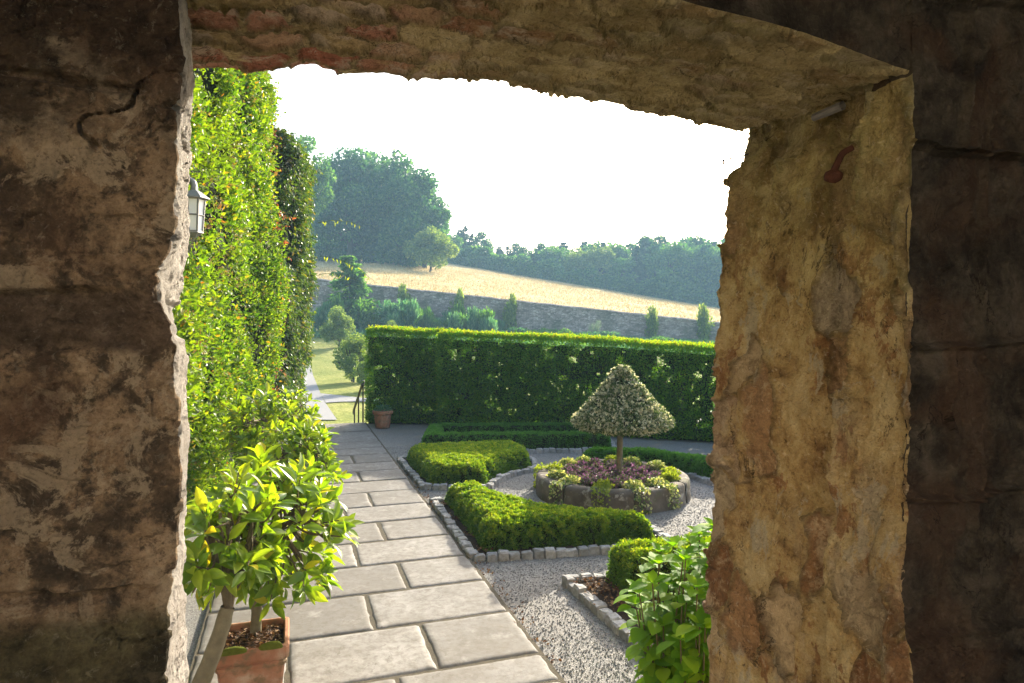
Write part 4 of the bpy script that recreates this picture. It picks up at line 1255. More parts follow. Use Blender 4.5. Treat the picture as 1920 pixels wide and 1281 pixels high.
def conifer_proto(seed, H, R, n=3600, size=.5, leaf='pine', sparse=0.0, name="conifer_tree"):
    r = np.random.default_rng(seed)
    root = thing(name, "", "tree", (0, 0, 0))
    mb = MB(); mb.add(*tube([(0, 0, -.5), (.05, 0, H * .5), (0, 0, H)], [H * .02, H * .012, .02], 7), 0, True)
    PP, AA = [], []
    lev = max(17, int(H * 1.8))
    for i in range(lev):
        f = (i + r.uniform(-.3, .3)) / lev
        z = H * (.14 + .86 * f)
        rr = R * (1 - f) ** .8 * r.uniform(.6, 1.1) + .12
        for q in range(int(r.integers(4, 7))):
            if r.random() < sparse: continue
            a = r.uniform(0, 6.283)
            e = np.array((math.cos(a), math.sin(a), r.uniform(-.25, .1)))
            b0 = np.array((0, 0, z))
            mb.add(*tube([b0, b0 + e * rr * .6, b0 + e * rr + (0, 0, .05)], [.05, .03, .01], 4), 0)
            k = max(3, int(n / lev / 5))
            t = r.uniform(.15, 1.05, k)
            PP.append(b0 + e * rr * t[:, None] + r.normal(0, .16 * (rr ** .5), (k, 3)) * np.array((1, 1, .5))); AA.append(np.repeat(e[None], k, 0) + rvec(r, k) * .7 + np.array((0, 0, -.2)))
    mb.build("trunk", M['bark_far'], root)
    P, A = np.concatenate(PP), np.concatenate(AA)
    LL = size * r.uniform(.5, 1.2, len(P))
    MB().add(*leaves(P, A, unit(rvec(r, len(P)) + np.array((0, 0, .8))), LL, LL * .5)).build("crown", M[leaf], root)
    return root

used = set()
def plant(proto, loc, label, group, scale=1.0, rz=0.0, sxy=1.0):
    if proto.name.startswith('broadleaf'): scale *= 1.1; sxy /= 1.05
    o = proto if proto.name not in used else copy_tree(proto)
    used.add(proto.name)
    o.location = tuple(float(v) for v in loc); o.scale = (scale * sxy, scale * sxy, scale); o.rotation_euler = (0, 0, rz)
    o["label"] = label; o["category"] = "tree" if "shrub" not in proto.name else "shrub"
    if group: o["group"] = group
    return o
def base_at(px, Y): X = (px - 960) / FPX * Y; return np.array((X, Y, float(land(X, Y)))), X
def top_h(py, Y, zb): return EYE - (py - HY) / FPX * Y - zb

# the big hilltop group
G_H = "tall broadleaf trees on the hilltop"
big = [broad_proto(101, 15, 5.8, 'oak', 21000, .42, 60, -.06, trunk_r=.5), broad_proto(102, 15, 5.6, 'oak', 21000, .42, 56, -.04, trunk_r=.45)]
for k, (px, Y, py, lab, s) in enumerate(((655, 86, 286, "left hilltop tree beside the creeper, dense and rounded", 1.0), (700, 90, 276, "tallest dense tree in the middle of the hilltop group", .95),
                                  (757, 86, 300, "broad dense tree on the right of the hilltop group", 1.05), (796, 88, 352, "lower tree on the right shoulder of the hilltop group", 1.05))):
    b, X = base_at(px, Y); h = top_h(py, Y, b[2])
    plant(big[k % 2], b, lab, G_H, h / 15, k * 1.7, s)
pt = broad_proto(103, 5, 2.8, 'palegreen', 5200, .30, 22, .05, trunk_r=.15)
b, X = base_at(806, 82); plant(pt, b, "small pale green tree under the right edge of the hilltop group", None, top_h(432, 82, b[2]) / 5, 0, 1.1)
lt = broad_proto(104, 14, 3.4, 'midgreen', 5200, .34, 20, .35, trunk_r=.3)
b, X = base_at(572, 70); plant(lt, b, "slender tree with bare limbs just right of the dark ivy top", None, top_h(262, 70, b[2]) / 14, .6, .95)

bsh = broad_proto(105, 3, 2.6, 'midgreen', 3600, .34, 20, -.1, trunk_r=.1)
for k, (px, Y, h) in enumerate(((610, 90, 3.0), (640, 93, 3.4), (676, 94, 3.2), (712, 93, 3.0), (742, 92, 2.6), (776, 90, 2.4))):
    b, X = base_at(px, Y); plant(bsh, b, "low bush in the shade under the hilltop trees", "bushes under the hilltop trees", h / 3, k * 1.3, 1.2)

# wood behind the field
G_W = "trees of the hazy wood beyond the field"
con = [conifer_proto(111, 10, 2.6, 5200, .6), conifer_proto(112, 10, 2.1, 4200, .55, sparse=.12), conifer_proto(113, 10, 3.0, 5200, .6)]
brd = [broad_proto(121, 10, 3.6, 'oak', 6000, .44, 30, -.08), broad_proto(122, 10, 3.2, 'palegreen', 5600, .42, 28, -.08), broad_proto(123, 10, 4.2, 'midgreen', 6000, .44, 32, -.08)]
TOPS = [(830, 445), (870, 428), (900, 446), (950, 468), (1000, 470), (1050, 462), (1070, 456), (1130, 456), (1180, 474), (1205, 454), (1250, 458), (1300, 444), (1345, 450), (1420, 445), (1500, 440)]
tx, ty = zip(*TOPS)
r = np.random.default_rng(130)
for k in range(64):
    px = 815 + k * 10.6 + r.uniform(-6, 6)
    row = k % 3
    Y = (114, 119, 125)[row] + r.uniform(-1.5, 1.5)
    b, X = base_at(px, Y)
    py = np.interp(px, tx, ty) + r.uniform(-14, 8) + (2 - row) * 5
    is_c = (px < 960 and r.random() < .75) or (px >= 960 and r.random() < .28)
    h = max(3.5, top_h(py, Y, b[2]))
    if is_c: plant(con[k % 3], b, "dark narrow conifer in the hazy wood beyond the field", G_W, h / 10, r.uniform(0, 6), .9)
    else:
        q = 1 if 1010 < px < 1170 and r.random() < .6 else (0 if r.random() < .5 else 2)
        lab = ("dense dark broadleaf tree in the hazy wood beyond the field", "pale light green tree in the hazy wood beyond the field", "wide mid green broadleaf tree in the hazy wood beyond the field")[q]
        plant(brd[q], b, lab, G_W, h / 10, r.uniform(0, 6), 1.0 if h > 6 else 1.25)
ed = broad_proto(124, 3, 2.4, 'midgreen', 2600, .36, 16, -.15, trunk_r=.08)
for k in range(46):
    px = 838 + k * 11.4 + r.uniform(-4, 4); b, X = base_at(px, 112.5 + r.uniform(0, 1))
    plant(ed, b, "low bush at the foot of the hazy wood along the field edge", "bushes along the far field edge", r.uniform(.6, 1.1), k * 1.1, 1.3)
for px, py in ((872, 422), (1210, 446), (1130, 452)):
    b, X = base_at(px, 117); plant(con[1], b, "tall sparse conifer rising above the hazy wood", G_W, top_h(py, 117, b[2]) / 10, px, .85)

# ------------------------------------------------------------------ long stone wall, its border, and the lawn
fw = MB()
xs = np.linspace(-34, 34, 180)
zt = field_h(xs, WALL_Y + 0 * xs) + .12 + .03 * vnoise(np.stack([xs, xs * 0, xs * 0], -1), 1.3, 4)
zb = lawn_h(xs, WALL_Y - .6 + 0 * xs) - .5
rows = [(WALL_Y - .30, zb), (WALL_Y - .30, zb * .5 + zt * .5), (WALL_Y - .30, zt - .10), (WALL_Y - .36, zt - .09), (WALL_Y - .36, zt), (WALL_Y - .2, zt + .08), (WALL_Y + .28, zt + .08), (WALL_Y + .28, zt - .8)]
G = np.stack([np.stack([xs, np.full_like(xs, y) if np.isscalar(y) else y, z], -1) for y, z in rows])
fw.add(G.reshape(-1, 3), grid_faces(len(rows), len(xs)))
tag(fw.build("stone_wall", M['farwall']), "long old rubble stone wall below the ripe field", "wall")

shr = {}
def shrub_proto(key, mat, n, seed, tall=1.0, size=.16, lump=9, spiky=False):
    r = np.random.default_rng(seed)
    root = thing("garden_shrub", "", "shrub", (0, 0, 0))
    cs = np.stack([r.uniform(-.6, .6, lump), r.uniform(-.6, .6, lump), r.uniform(.25, .8, lump) * tall], -1)
    ci = r.integers(0, lump, n); d = rvec(r, n)
    P = cs[ci] + d * (r.random(n) ** .4 * r.uniform(.28, .45, lump)[ci])[:, None]
    P[:, 2] = np.abs(P[:, 2])
    A = unit(d + rvec(r, n) * .6 + np.array((0, 0, 1.6 if spiky else .2)))
    LL = size * r.uniform(.6, 1.4, n)
    MB().add(*leaves(P, A, rvec(r, n), LL, LL * (.2 if spiky else .6))).build("foliage", M[mat], root)
    st_ = MB()
    for c in cs: st_.add(*tube([(0, 0, -.2), c * .5, c], [.04, .03, .01], 5), 0)
    st_.build("stems", M['bark_far'], root)
    shr[key] = root
for key, mat, n, sd, tall, size, spk in (('a', 'midgreen', 1500, 1, 1.0, .17, False), ('b', 'bluegreen', 1500, 2, 1.0, .17, False), ('c', 'bluegreen', 1300, 3, 1.3, .34, True),
                                    ('d', 'midgreen', 1300, 4, 1.3, .30, True), ('plum', 'plum', 1300, 5, .9, .16, False), ('gold', 'gold', 1000, 6, 1.1, .15, False),
                                    ('silver', 'silver', 1100, 7, 1.2, .18, True), ('wallsh', 'palegreen', 1500, 8, 2.4, .20, False)):
    shrub_proto(key, mat, n, sd, tall, size, 9 if key != 'wallsh' else 14, spk)
LAB = {'a': "mounded mid green shrub in the border below the long wall", 'b': "blue-green mounded shrub in the border below the long wall", 'c': "spiky blue-green perennial clump in the border below the long wall",
       'd': "spiky fresh green perennial clump in the border below the long wall"}
G_B = "plants in the border below the long stone wall"
def shrub(key, px, top, Y, width, label=None, group=G_B):
    b, X = base_at(px, Y); h = max(.5, top_h(top, Y, b[2])); w = width / FPX * Y / 2
    tall = {'a': 1.2, 'b': 1.2, 'c': 1.5, 'd': 1.5, 'plum': 1.15, 'gold': 1.3, 'silver': 1.4, 'wallsh': 2.3, 'round': 1.2}[key]
    o = plant(shr[key], b, label or LAB[key], group, 1.0, px * .7)
    o.scale = (w, w, h / tall)
    return o
r = np.random.default_rng(140)
for k in range(70):
    px = 600 + k * 10.6 + r.uniform(-8, 8)
    line = np.interp(px, [600, 760, 900, 960, 1330], [574, 576, 594, 616, 644])
    shrub('abcd'[int(r.integers(0, 4))], px, line + r.uniform(-24 if px < 930 else -9, 14), r.uniform(45.5, 50.8), r.uniform(26, 56))
for px, top, w in ((762, 530, 34), (857, 538, 30), (955, 548, 30), (1222, 572, 30), (1320, 568, 34)):
    shrub('wallsh', px, top, 51.2, w, "trained pale green shrub standing taller than the long stone wall", "wall shrubs along the long stone wall")
shrub('plum', 897, 590, 47.5, 44, "dark purple rounded shrub in the border below the long wall", None)
shrub('gold', 917, 588, 48, 26, "yellow shrub beside the purple one in the border", None)
shrub('silver', 1113, 598, 48.5, 34, "silvery upright shrub in front of the bare stretch of the long wall", None)
shrub('b', 745, 558, 47.5, 84, "largest blue-green spreading shrub in the border, left of the purple one")
# border perennials, low and uncountable
nb = 16000
X = r.uniform(-16, 18, nb); Y = r.uniform(43.5, 51.4, nb)
P = np.stack([X, Y, land(X, Y)], -1)
LL = r.uniform(.2, .62, nb)
tag(MB().add(*leaves(P, unit(np.array((0, 0, 1.0)) + r.normal(0, .35, (nb, 3))), rvec(r, nb), LL, LL * .22)).build("border_planting", M['bluegreen']),
    "low green perennials massed at the foot of the long stone wall", "planting", kind="stuff")
ng = 60000
X = r.uniform(-30, 34, ng); Y = 52.4 + 62 * r.random(ng)
P = np.stack([X, Y, land(X, Y)], -1)
LL = r.uniform(.08, .26, ng)
tag(MB().add(*leaves(P, unit(np.array((0, 0, 1.0)) + r.normal(0, .4, (ng, 3))), rvec(r, ng), LL, LL * .3)).build("field_grass", M['stubble']), "ripe straw coloured grass standing in the sloping field", "grass", kind="stuff")
# dark yew-like conifer at the wall and small lawn trees
cf = conifer_proto(150, 5, 1.5, 8000, .30, 'midgreen')
b, X = base_at(655, 48.5); plant(cf, b, "bushy green conifer in front of the left end of the long stone wall", None, top_h(478, 48.5, b[2]) / 5, 0, 1.15)
lb = broad_proto(151, 3, 1.35, 'palegreen', 8000, .13, 30, .02, trunk_r=.07, name="lawn_tree")
G_LW = "small round trees on the lawn"
b, X = base_at(634, 40); plant(lb, b, "small round lawn tree farthest from the steps", G_LW, top_h(572, 40, b[2]) / 3, 0, 1.0)
b, X = base_at(662, 27); plant(lb, b, "round pale lawn tree just left of the tall hedge end", G_LW, top_h(622, 27, b[2]) / 3, 1.0, 1.0)
b, X = base_at(690, 24); plant(lb, b, "round lawn tree partly hidden behind the hedge end", G_LW, top_h(668, 24, b[2]) / 3, 2.0, 1.0)
for px, Y, top in ((745, 29, 640), (760, 35, 632), (735, 42, 625), (790, 24, 655)):
    b, X = base_at(px, Y); plant(lb, b, "round lawn tree hidden behind the tall hedge", G_LW, max(1.6, top_h(top, Y, b[2])) / 3, px, 1.0)

def strip(L, Rr, name, mat, dz=.03, n=14):
    a = np.array([hit(*p) for p in L]); b = np.array([hit(*p) for p in Rr])
    def res(q):
        c = np.r_[0, np.cumsum(np.linalg.norm(np.diff(q, axis=0), axis=1))]
        t = np.linspace(0, c[-1], 30); return np.stack([np.interp(t, c, q[:, i]) for i in range(3)], -1)
    a, b = res(a), res(b)
    w = np.linspace(0, 1, n)[None, :, None]
    G = a[:, None] * (1 - w) + b[:, None] * w
    G[..., 2] = land(G[..., 0], G[..., 1]) + dz
    return tag(MB().add(G.reshape(-1, 3), grid_faces(30, n)[:, ::-1]).build(name, mat), kind="structure")
strip([(540, 789), (548, 740), (553, 700), (556, 668), (560, 645)], [(632, 789), (610, 757), (601, 739), (584, 693), (577, 660)], "gravel_path", M['farpath'], .025)
strip([(601, 739), (637, 743), (673, 747), (740, 752)], [(611, 757), (640, 755), (678, 754.5), (740, 758)], "gravel_path", M['farpath'], .029)
strip([(560, 612.5), (600, 612.5), (700, 622)], [(560, 621), (600, 621), (700, 634)], "gravel_path", M['farpath'], .03)

# ------------------------------------------------------------------ the stone doorway the picture is taken through
FL = np.array((-.688, 1.41)); RN = np.array((.737, 1.238))
def on_line(base, px):
    q = (np.asarray(px, float) - 960) / FPX
    k = (q * base[1] - base[0]) / (R2[0] - R2[1] * q)
    return base + k[..., None] * R2, k
def prof_px(z, y_depth, ys, xs):
    row = HY + FPX * (EYE - z) / y_depth
    zq = np.stack([z, z * 0 + y_depth, z * 0], -1)
    return np.interp(row, ys, xs) + 3.2 * fbm(zq, 26, 4, 7, .65)
dw = thing("stone_doorway", "thick rough stone doorway framing the view, shade painted on its inner face", "doorway", (0, 1.4, 0))
zr = np.concatenate([np.linspace(-.02, .95, 24), np.arange(.97, 2.56, .0027), np.linspace(2.58, 3.3, 14)])

def displaced(G, amp, seed, extra=None, flip=False, spall=None):
    du = np.gradient(G, axis=1); dv = np.gradient(G, axis=0)
    N = unit(np.cross(du, dv))
    if flip: N = -N
    k = amp[0] * fbm(G, 5, 4, seed) + amp[1] * fbm(G, 22, 4, seed + 3, .6) + amp[2] * fbm(G, 90, 3, seed + 5, .6)
    if spall is not None:                       # flaked layers: terraces with broken edges
        a, sc, st3, lv = spall
        Q = G * np.array(st3)
        t = (fbm(Q, sc, 5, seed + 9, .55) * .5 + .5) * lv
        fl = np.floor(t); k = k + a * (fl + smooth(.38, .54, t - fl)) / lv - a * .5
        w = Q + .04 * np.stack([fbm(Q, 6, 3, seed + 31), fbm(Q, 6, 3, seed + 32), fbm(Q, 6, 3, seed + 33)], -1)
        cr = np.abs(fbm(w, sc * .6, 3, seed + 41)); on = smooth(.0, .25, fbm(Q, 3.1, 2, seed + 44))
        k = k - .014 * (1 - smooth(0, .013, cr)) * on
        pit = fbm(G, 60, 2, seed + 50); k = k - .004 * smooth(.30, .5, pit)
    if extra is not None: k = k + extra
    return G + N * k[..., None]
def stones(u, v, su, sv, seed, cover=.6, warp=.35, gap=.10):
    """irregular stones set in lime mortar: mask, tone and edge distance for surface coordinates u, v (metres)"""
    q = np.stack([u / su, v / sv, u * 0], -1)
    q = q + warp * np.stack([fbm(q, 1.6, 4, seed), fbm(q, 1.6, 4, seed + 1), u * 0], -1)
    I = np.floor(q).astype(np.int64)
    f1 = np.full(u.shape, 9.0); f2 = f1.copy(); idt = np.zeros(u.shape); idc = np.zeros(u.shape)
    for dx in (-1, 0, 1):
        for dy in (-1, 0, 1):
            cx, cy = I[..., 0] + dx, I[..., 1] + dy
            zz0 = cx * 0
            px = cx + .5 + .8 * (_hash(cx, cy, zz0, seed + 2) - .5); py = cy + .5 + .8 * (_hash(cx, cy, zz0, seed + 3) - .5)
            d = np.maximum(np.abs(q[..., 0] - px), np.abs(q[..., 1] - py)) * .55 + np.hypot(q[..., 0] - px, q[..., 1] - py) * .45
            nearer = d < f1
            f2 = np.where(nearer, f1, np.minimum(f2, d))
            idt = np.where(nearer, _hash(cx, cy, zz0, seed + 4), idt); idc = np.where(nearer, _hash(cx, cy, zz0, seed + 5), idc)
            f1 = np.where(nearer, d, f1)
    e = f2 - f1 + .05 * fbm(q, 5, 3, seed + 8)
    shown = (idc < cover).astype(float)
    peel = smooth(-.12, .10, fbm(q, 1.1, 4, seed + 6) + .25)            # where the lime coat has fallen away
    mask = smooth(gap * .5, gap * 1.1, e) * shown * peel
    rim = (1 - smooth(0, gap * 1.2, np.abs(e - gap * .55))) * shown * peel
    return mask, idt, rim
def put_attr(o, reps, **kw):
    for k, a in kw.items():
        at_ = o.data.attributes.new(k, 'FLOAT', 'POINT')
        at_.data.foreach_set("value", np.tile(np.asarray(a, np.float32).ravel(), reps))
def smooth_cols(G, it):
    for _ in range(it):
        G[:, 1:-1] = .5 * G[:, 1:-1] + .25 * (G[:, :-2] + G[:, 2:])
    return G

# left jamb
yN = [-200, 0, 100, 190, 300, 420, 475, 515, 560, 610, 650, 800, 900, 1000, 1100, 1150, 1281, 1500]
xN = [344, 343, 346, 332, 334, 331, 314, 295, 303, 323, 336, 335, 337, 333, 331, 318, 312, 311]
yF = [-200, 0, 130, 200, 300, 440, 500, 560, 600, 650, 800, 900, 1000, 1100, 1180, 1281, 1500]
xF = [342, 342, 342, 348, 349, 347, 343, 335, 336, 342, 347, 350, 347, 340, 352, 353, 353]
N_, kN = on_line(RN, prof_px(zr, .85, yN, xN)); F_, kF = on_line(FL, prof_px(zr, 1.41, yF, xF))
cols, tags = [], []
m0 = -1.9
for w in np.linspace(0, 1, 14)[:-1]: cols.append(np.array(RN + m0 * R2) * (1 - w) + (RN - 1.55 * R2) * w + 0 * N_); tags.append(0)
e0 = RN - 1.55 * R2
for w in np.linspace(0, 1, 130)[:-1]: cols.append(e0 * (1 - w) + N_ * w); tags.append(0)
for w in np.linspace(0, 1, 90)[:-1]: cols.append(N_ * (1 - w) + F_ * w); tags.append(1)
for w in np.linspace(0, 1, 16) ** 1.5: cols.append(F_ * (1 - w) + (FL - 1.3 * R2) * w); tags.append(1)
G = np.stack(cols, 1)
G = np.concatenate([G, np.broadcast_to(zr[:, None, None], G.shape[:2] + (1,))], -1)
G = smooth_cols(G, 4)
zz = G[..., 2] + .012 * fbm(G, 10, 3, 91)
ext = -.014 * (smooth(1.765, 1.778, zz) * (1 - smooth(1.838, 1.85, zz))) - .014 * (1 - smooth(.002, .010, np.abs(zz - 1.462))) - .012 * (1 - smooth(.002, .010, np.abs(zz - 2.10))) 
ext = ext + .006 * smooth(.0, .35, fbm(G, 11, 4, 95)) * (1 - smooth(.04, .0, np.abs(zz - 1.8)))
tg = np.array(tags)
nc_ = int((tg == 0).sum())
ext = ext * smooth(2, 26, np.abs(np.arange(len(tg)) - nc_))[None]
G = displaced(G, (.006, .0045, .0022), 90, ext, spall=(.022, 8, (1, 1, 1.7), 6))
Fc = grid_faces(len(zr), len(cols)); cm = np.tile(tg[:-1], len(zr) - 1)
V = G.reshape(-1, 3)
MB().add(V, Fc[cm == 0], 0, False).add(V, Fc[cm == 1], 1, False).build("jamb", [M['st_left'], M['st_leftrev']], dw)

# right jamb: outer reveal, rebate step, inner slab, inner face coloured as in shade
yR = [0, 250, 262, 300, 330, 400, 440, 480, 560, 700, 800, 850, 1000, 1281, 1500]
xR = [1402, 1402, 1398, 1392, 1368, 1354, 1352, 1338, 1336, 1334, 1328, 1333, 1326, 1320, 1318]
yS = [0, 190, 300, 500, 700, 790, 860, 980, 1060, 1281, 1500]
xS = [1578, 1576, 1572, 1560, 1560, 1550, 1552, 1560, 1540, 1545, 1545]
yI = [0, 140, 300, 450, 640, 800, 900, 1000, 1100, 1281, 1500]
xI = [1708, 1706, 1712, 1703, 1706, 1705, 1698, 1700, 1690, 1712, 1712]
F_, _ = on_line(FL, prof_px(zr, 1.82, yR, xR)); I_, _ = on_line(RN, prof_px(zr, 1.24, yI, xI))
PR = FL + 1.30 * R2
Sb = PR - D2 * .426                                             # on the reveal line
So, _ = on_line(np.array(Sb), prof_px(zr, 1.40, yS, xS))
Sd = So + R2 * .032 + D2 * .012
cols, tags = [], []
for w in np.linspace(0, 1, 14)[:-1]: cols.append((PR + 3.5 * R2) * (1 - w) ** 1.5 + F_ * (1 - (1 - w) ** 1.5)); tags.append(0)
for w in np.linspace(0, 1, 130)[:-1]: cols.append(F_ * (1 - w) + Sd * w); tags.append(0)
for w in np.linspace(0, 1, 8)[:-1]: cols.append(Sd * (1 - w) + So * w); tags.append(0)
for w in np.linspace(0, 1, 64)[:-1]: cols.append(So * (1 - w) + I_ * w); tags.append(0)
for w in np.linspace(0, 1, 90)[:-1]: cols.append(I_ * (1 - w) + (RN + .42 * R2) * w); tags.append(1)
for w in np.linspace(0, 1, 10): cols.append((RN + .42 * R2) * (1 - w) + (RN + 1.2 * R2) * w + 0 * I_); tags.append(1)
G = np.stack(cols, 1)
G = np.concatenate([G, np.broadcast_to(zr[:, None, None], G.shape[:2] + (1,))], -1)
G = smooth_cols(G, 3)
Gz = G * np.array((1, 1, .45))
blk = fbm(Gz, 7, 3, 105)
tg = np.array(tags)
ext = .009 * smooth(-.05, .12, blk) - .010 * (1 - smooth(0, .02, np.abs(fbm(Gz, 6, 3, 108)))) 
zj = G[..., 2] + .02 * fbm(G, 8, 3, 109)
along = (G[..., 0] - RN[0]) * R2[0] + (G[..., 1] - RN[1]) * R2[1] + .02 * fbm(G, 9, 3, 112)
def groove(d, w=.010): return 1 - smooth(.002, w, np.abs(d))
for zq_ in (1.20, 1.47, 1.765, 2.13, 2.42): ext = ext - .016 * groove(zj - zq_) * tg[None]
for z0_, z1_, xa in ((1.20, 1.47, .17), (1.47, 1.765, .105), (1.765, 2.13, .21), (2.13, 2.42, .13)):
    ext = ext - .016 * groove(along - xa) * (zj > z0_) * (zj < z1_) * tg[None]
for z0_, z1_, off_ in ((1.20, 1.47, .006), (1.765, 2.13, .008), (2.13, 2.42, -.006)): ext = ext + off_ * (zj > z0_) * (zj < z1_) * tg[None]
ncor = 14 - 1 + 129 + 7 + 63
ru = (G[..., 0] - PR[0]) * -D2[0] + (G[..., 1] - PR[1]) * -D2[1]
s_m, s_t, s_r = stones(ru + .03, G[..., 2], .125, .20, 210, .62)
s_m = s_m * (1 - tg[None]); s_r = s_r * (1 - tg[None])
ext = ext + (.004 + .012 * (s_t - .35)) * s_m - .010 * s_r
G = displaced(G, (.010, .007, .0026), 100, ext, True, spall=(.032, 6, (1, 1, .62), 6))
G2 = G
Fc = grid_faces(len(zr), len(cols)); cm = np.tile(tg[:-1], len(zr) - 1).reshape(len(zr) - 1, -1)
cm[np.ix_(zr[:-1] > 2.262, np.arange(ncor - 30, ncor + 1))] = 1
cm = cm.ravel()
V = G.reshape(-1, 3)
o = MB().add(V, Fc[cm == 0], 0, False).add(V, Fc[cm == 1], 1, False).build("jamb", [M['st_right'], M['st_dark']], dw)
put_attr(o, 2, stone=s_m, tone=s_t, rim=s_r)

# lintel with its low arched soffit
fx = [250, 345, 420, 500, 520, 560, 592, 606, 640, 680, 750, 800, 860, 960, 1080, 1180, 1280, 1350, 1386, 1402, 1500]
fy = [137, 137, 137, 137, 132, 129, 126, 134, 139, 139, 143, 148, 154, 165, 185, 206, 226, 240, 250, 262, 300]
nx_ = [300, 900, 1230, 1300, 1400, 1500, 1590, 1650, 1705, 1800]
ny_ = [-300, -90, -12, 12, 34, 62, 95, 118, 138, 150]
ks = np.arange(-.25, 1.375, .0045)
pF = FL + ks[:, None] * R2
pxF = 960 + FPX * pF[:, 0] / pF[:, 1]
zF = EYE - (np.interp(pxF, fx, fy) - HY) / FPX * pF[:, 1]
pN = RN + (ks[:, None] - 1.32) * R2
pxN = 960 + FPX * pN[:, 0] / np.maximum(pN[:, 1], .05)
zN = EYE - (np.interp(pxN, nx_, ny_) - HY) / FPX * pN[:, 1]
zN = np.where(ks < .55, np.minimum(zN, 2.36), zN)
zN = np.convolve(np.pad(zN, 12, mode='edge'), np.ones(25) / 25, 'valid')
cols = []
tl = []
for w in np.linspace(1, 0, 26)[:-1]: cols.append(np.concatenate([pN, (zN + .9 * w ** 1.4)[:, None]], 1)); tl.append(1)
for w in np.linspace(0, 1, 120)[:-1]: cols.append(np.concatenate([pN * (1 - w) + pF * w, (zN * (1 - w) + zF * w)[:, None]], 1)); tl.append(0)
for w in np.linspace(0, 1, 22) ** 1.6: cols.append(np.concatenate([pF, (zF + 1.0 * w)[:, None]], 1)); tl.append(0)
G = np.stack(cols, 1); G = smooth_cols(G, 2)
kk = np.broadcast_to(ks[:, None], G.shape[:2]); jj = np.broadcast_to(np.linspace(0, 1, G.shape[1])[None], G.shape[:2])
s_m, s_t, s_r = stones(kk, jj * .82, .115, .085, 240, .82, .16, .13)
under = ((jj > 25 / 165) & (jj < 146 / 165)).astype(float)
s_m = s_m * under; s_r = s_r * under
ext = (.004 + .012 * (s_t - .3)) * s_m - .006 * s_r - .003 * (1 - smooth(0, .06, np.abs(fbm(G, 9, 3, 121))))
G = displaced(G, (.006, .0035, .0016), 110, ext, True, spall=(.012, 8, (1, 1, 1), 4))
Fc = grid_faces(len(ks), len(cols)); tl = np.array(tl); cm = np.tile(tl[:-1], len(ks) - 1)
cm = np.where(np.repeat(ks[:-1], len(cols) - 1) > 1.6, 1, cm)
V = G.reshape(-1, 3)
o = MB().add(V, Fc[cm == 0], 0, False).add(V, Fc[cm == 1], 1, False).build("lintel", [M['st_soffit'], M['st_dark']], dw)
put_attr(o, 2, stone=s_m, tone=s_t, rim=s_r)

# old ironwork and a timber end left in the rebate
pt0 = at(1580, 288, 1.36); pt1 = at(1562, 325, 1.36)
mb = MB()
cp = curve_pts([pt0 + (.02, .0, .012), pt0, at(1571, 305, 1.35), pt1], 6)
V, F = tube(cp, np.linspace(.006, .0075, len(cp)), 10); V += .0015 * vnoise(V, 120, 3)[:, None]; mb.add(V, F, 0, True)
hd = np.array([(.001, -.012), (.011, -.011), (.016, -.004), (.017, .004), (.012, .011), (.001, .013)])
V, F = lathe(hd, 12); V = V[:, [2, 1, 0]] * np.array((1.3, 1, .8)) + pt1 + (.0, 0, -.006); V += .002 * vnoise(V, 90, 5)[:, None]; mb.add(V, F, 0, True)
mb.build("rusty_hook", M['rust'], dw)
a, b = at(1526, 220, 1.47), at(1580, 198, 1.40)
mb = MB(); V, F = tube([a, a * .5 + b * .5, b], [.008, .010, .010], 8); V += .002 * vnoise(V, 60, 8)[:, None]; mb.add(V, F); mb.build("timber_end", M['timber'], dw)
mb = MB(); a, b = at(1398, 287, 1.82), at(1356, 301, 1.83)
mb.add(*tube([a + (.02, 0, 0), b], .0022, 6)).add(*tube([b + (0, 0, .002), b + (0, 0, -.012)], .003, 6)); mb.build("wire_nail", M['iron'], dw)

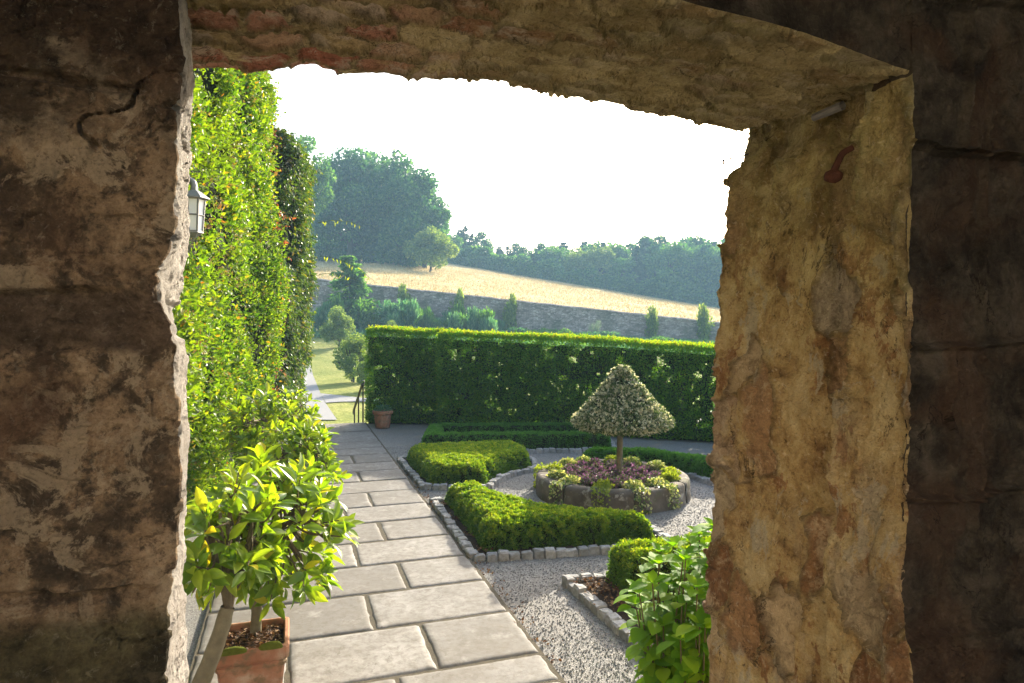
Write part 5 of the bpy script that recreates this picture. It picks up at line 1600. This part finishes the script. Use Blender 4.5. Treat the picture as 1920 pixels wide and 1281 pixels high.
# the passage the camera stands in, unseen walls and rear opening shaped to steer light
def slab(name, p, q, z0, z1, th, mat, parent):
    p, q = np.array(p), np.array(q); L = np.linalg.norm(q - p); c = (p + q) / 2
    mb = MB(); add_box(mb, (c[0], c[1], (z0 + z1) / 2), (L, th, z1 - z0), math.atan2((q - p)[1], (q - p)[0])); return mb.build(name, mat, parent)
LBK = 1.4
pl0, pr0 = RN - 1.86 * R2, RN + 1.16 * R2
slab("unseen_side_wall", pl0 + D2 * .1, pl0 - D2 * .5, -.1, 2.9, .12, M['st_dark'], dw)
slab("unseen_side_wall", pr0 + D2 * .1, pr0 - D2 * 3.2, -.1, 2.9, .12, M['st_dark'], dw)
bl, brr = pl0 - D2 * LBK, pr0 - D2 * LBK
slab("unseen_rear_wall", bl + R2 * 2.1 - D2 * 1.7, brr + R2 * .1 - D2 * 1.7, -.1, 2.9, .12, M['st_dark'], dw)
cmid = (pl0 + pr0) / 2 - D2 * LBK / 2
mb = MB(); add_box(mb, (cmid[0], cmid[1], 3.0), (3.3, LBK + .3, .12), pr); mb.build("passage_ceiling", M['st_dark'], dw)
# upper part of the front wall above the lintel, and its run to the right
yw = thing("bounce_wall", "unseen pale wall added behind the passage to bounce sunlight in", "wall", (-4.3, -5.8, 0))  # added reflector out of view, throws warm sun onto the doorway's inner faces
slab("bounce_face", (-9.5, -6.6), (.9, -5.0), -.2, 7.0, .4, plain_mat("pale_bounce_render", (.74, .66, .54), .9, .15, 3, .3, .01), yw)
a, b = FL - 2.2 * R2 - D2 * .30, FL + 5.6 * R2 - D2 * .30
slab("upper_wall", a, b, 3.22, 3.42, .55, M['st_leftrev'], dw)

# ------------------------------------------------------------------ air
hz = MB()
lo, hi = np.array((-180., -26., -3.2)), np.array((180., 256., 48.))
Vh = np.array([(x, y, z) for x in (lo[0], hi[0]) for y in (lo[1], hi[1]) for z in (lo[2], hi[2])])
Fh = np.array([(0, 1, 3, 2), (4, 6, 7, 5), (0, 4, 5, 1), (2, 3, 7, 6), (0, 2, 6, 4), (1, 5, 7, 3)])
mh = bpy.data.materials.new("haze"); mh.use_nodes = True
nt = mh.node_tree
for nd in list(nt.nodes):
    if nd.type == 'BSDF_PRINCIPLED': nt.nodes.remove(nd)
pv = nt.nodes.new("ShaderNodeVolumePrincipled")
pv.inputs["Color"].default_value = (.46, .76, 1.0, 1); pv.inputs["Density"].default_value = .0017; pv.inputs["Anisotropy"].default_value = .0
nt.links.new(pv.outputs[0], nt.nodes["Material Output"].inputs["Volume"])
tag(hz.add(Vh, Fh).build("haze", mh), "thin pale blue haze over the garden and hills", "haze", kind="stuff")
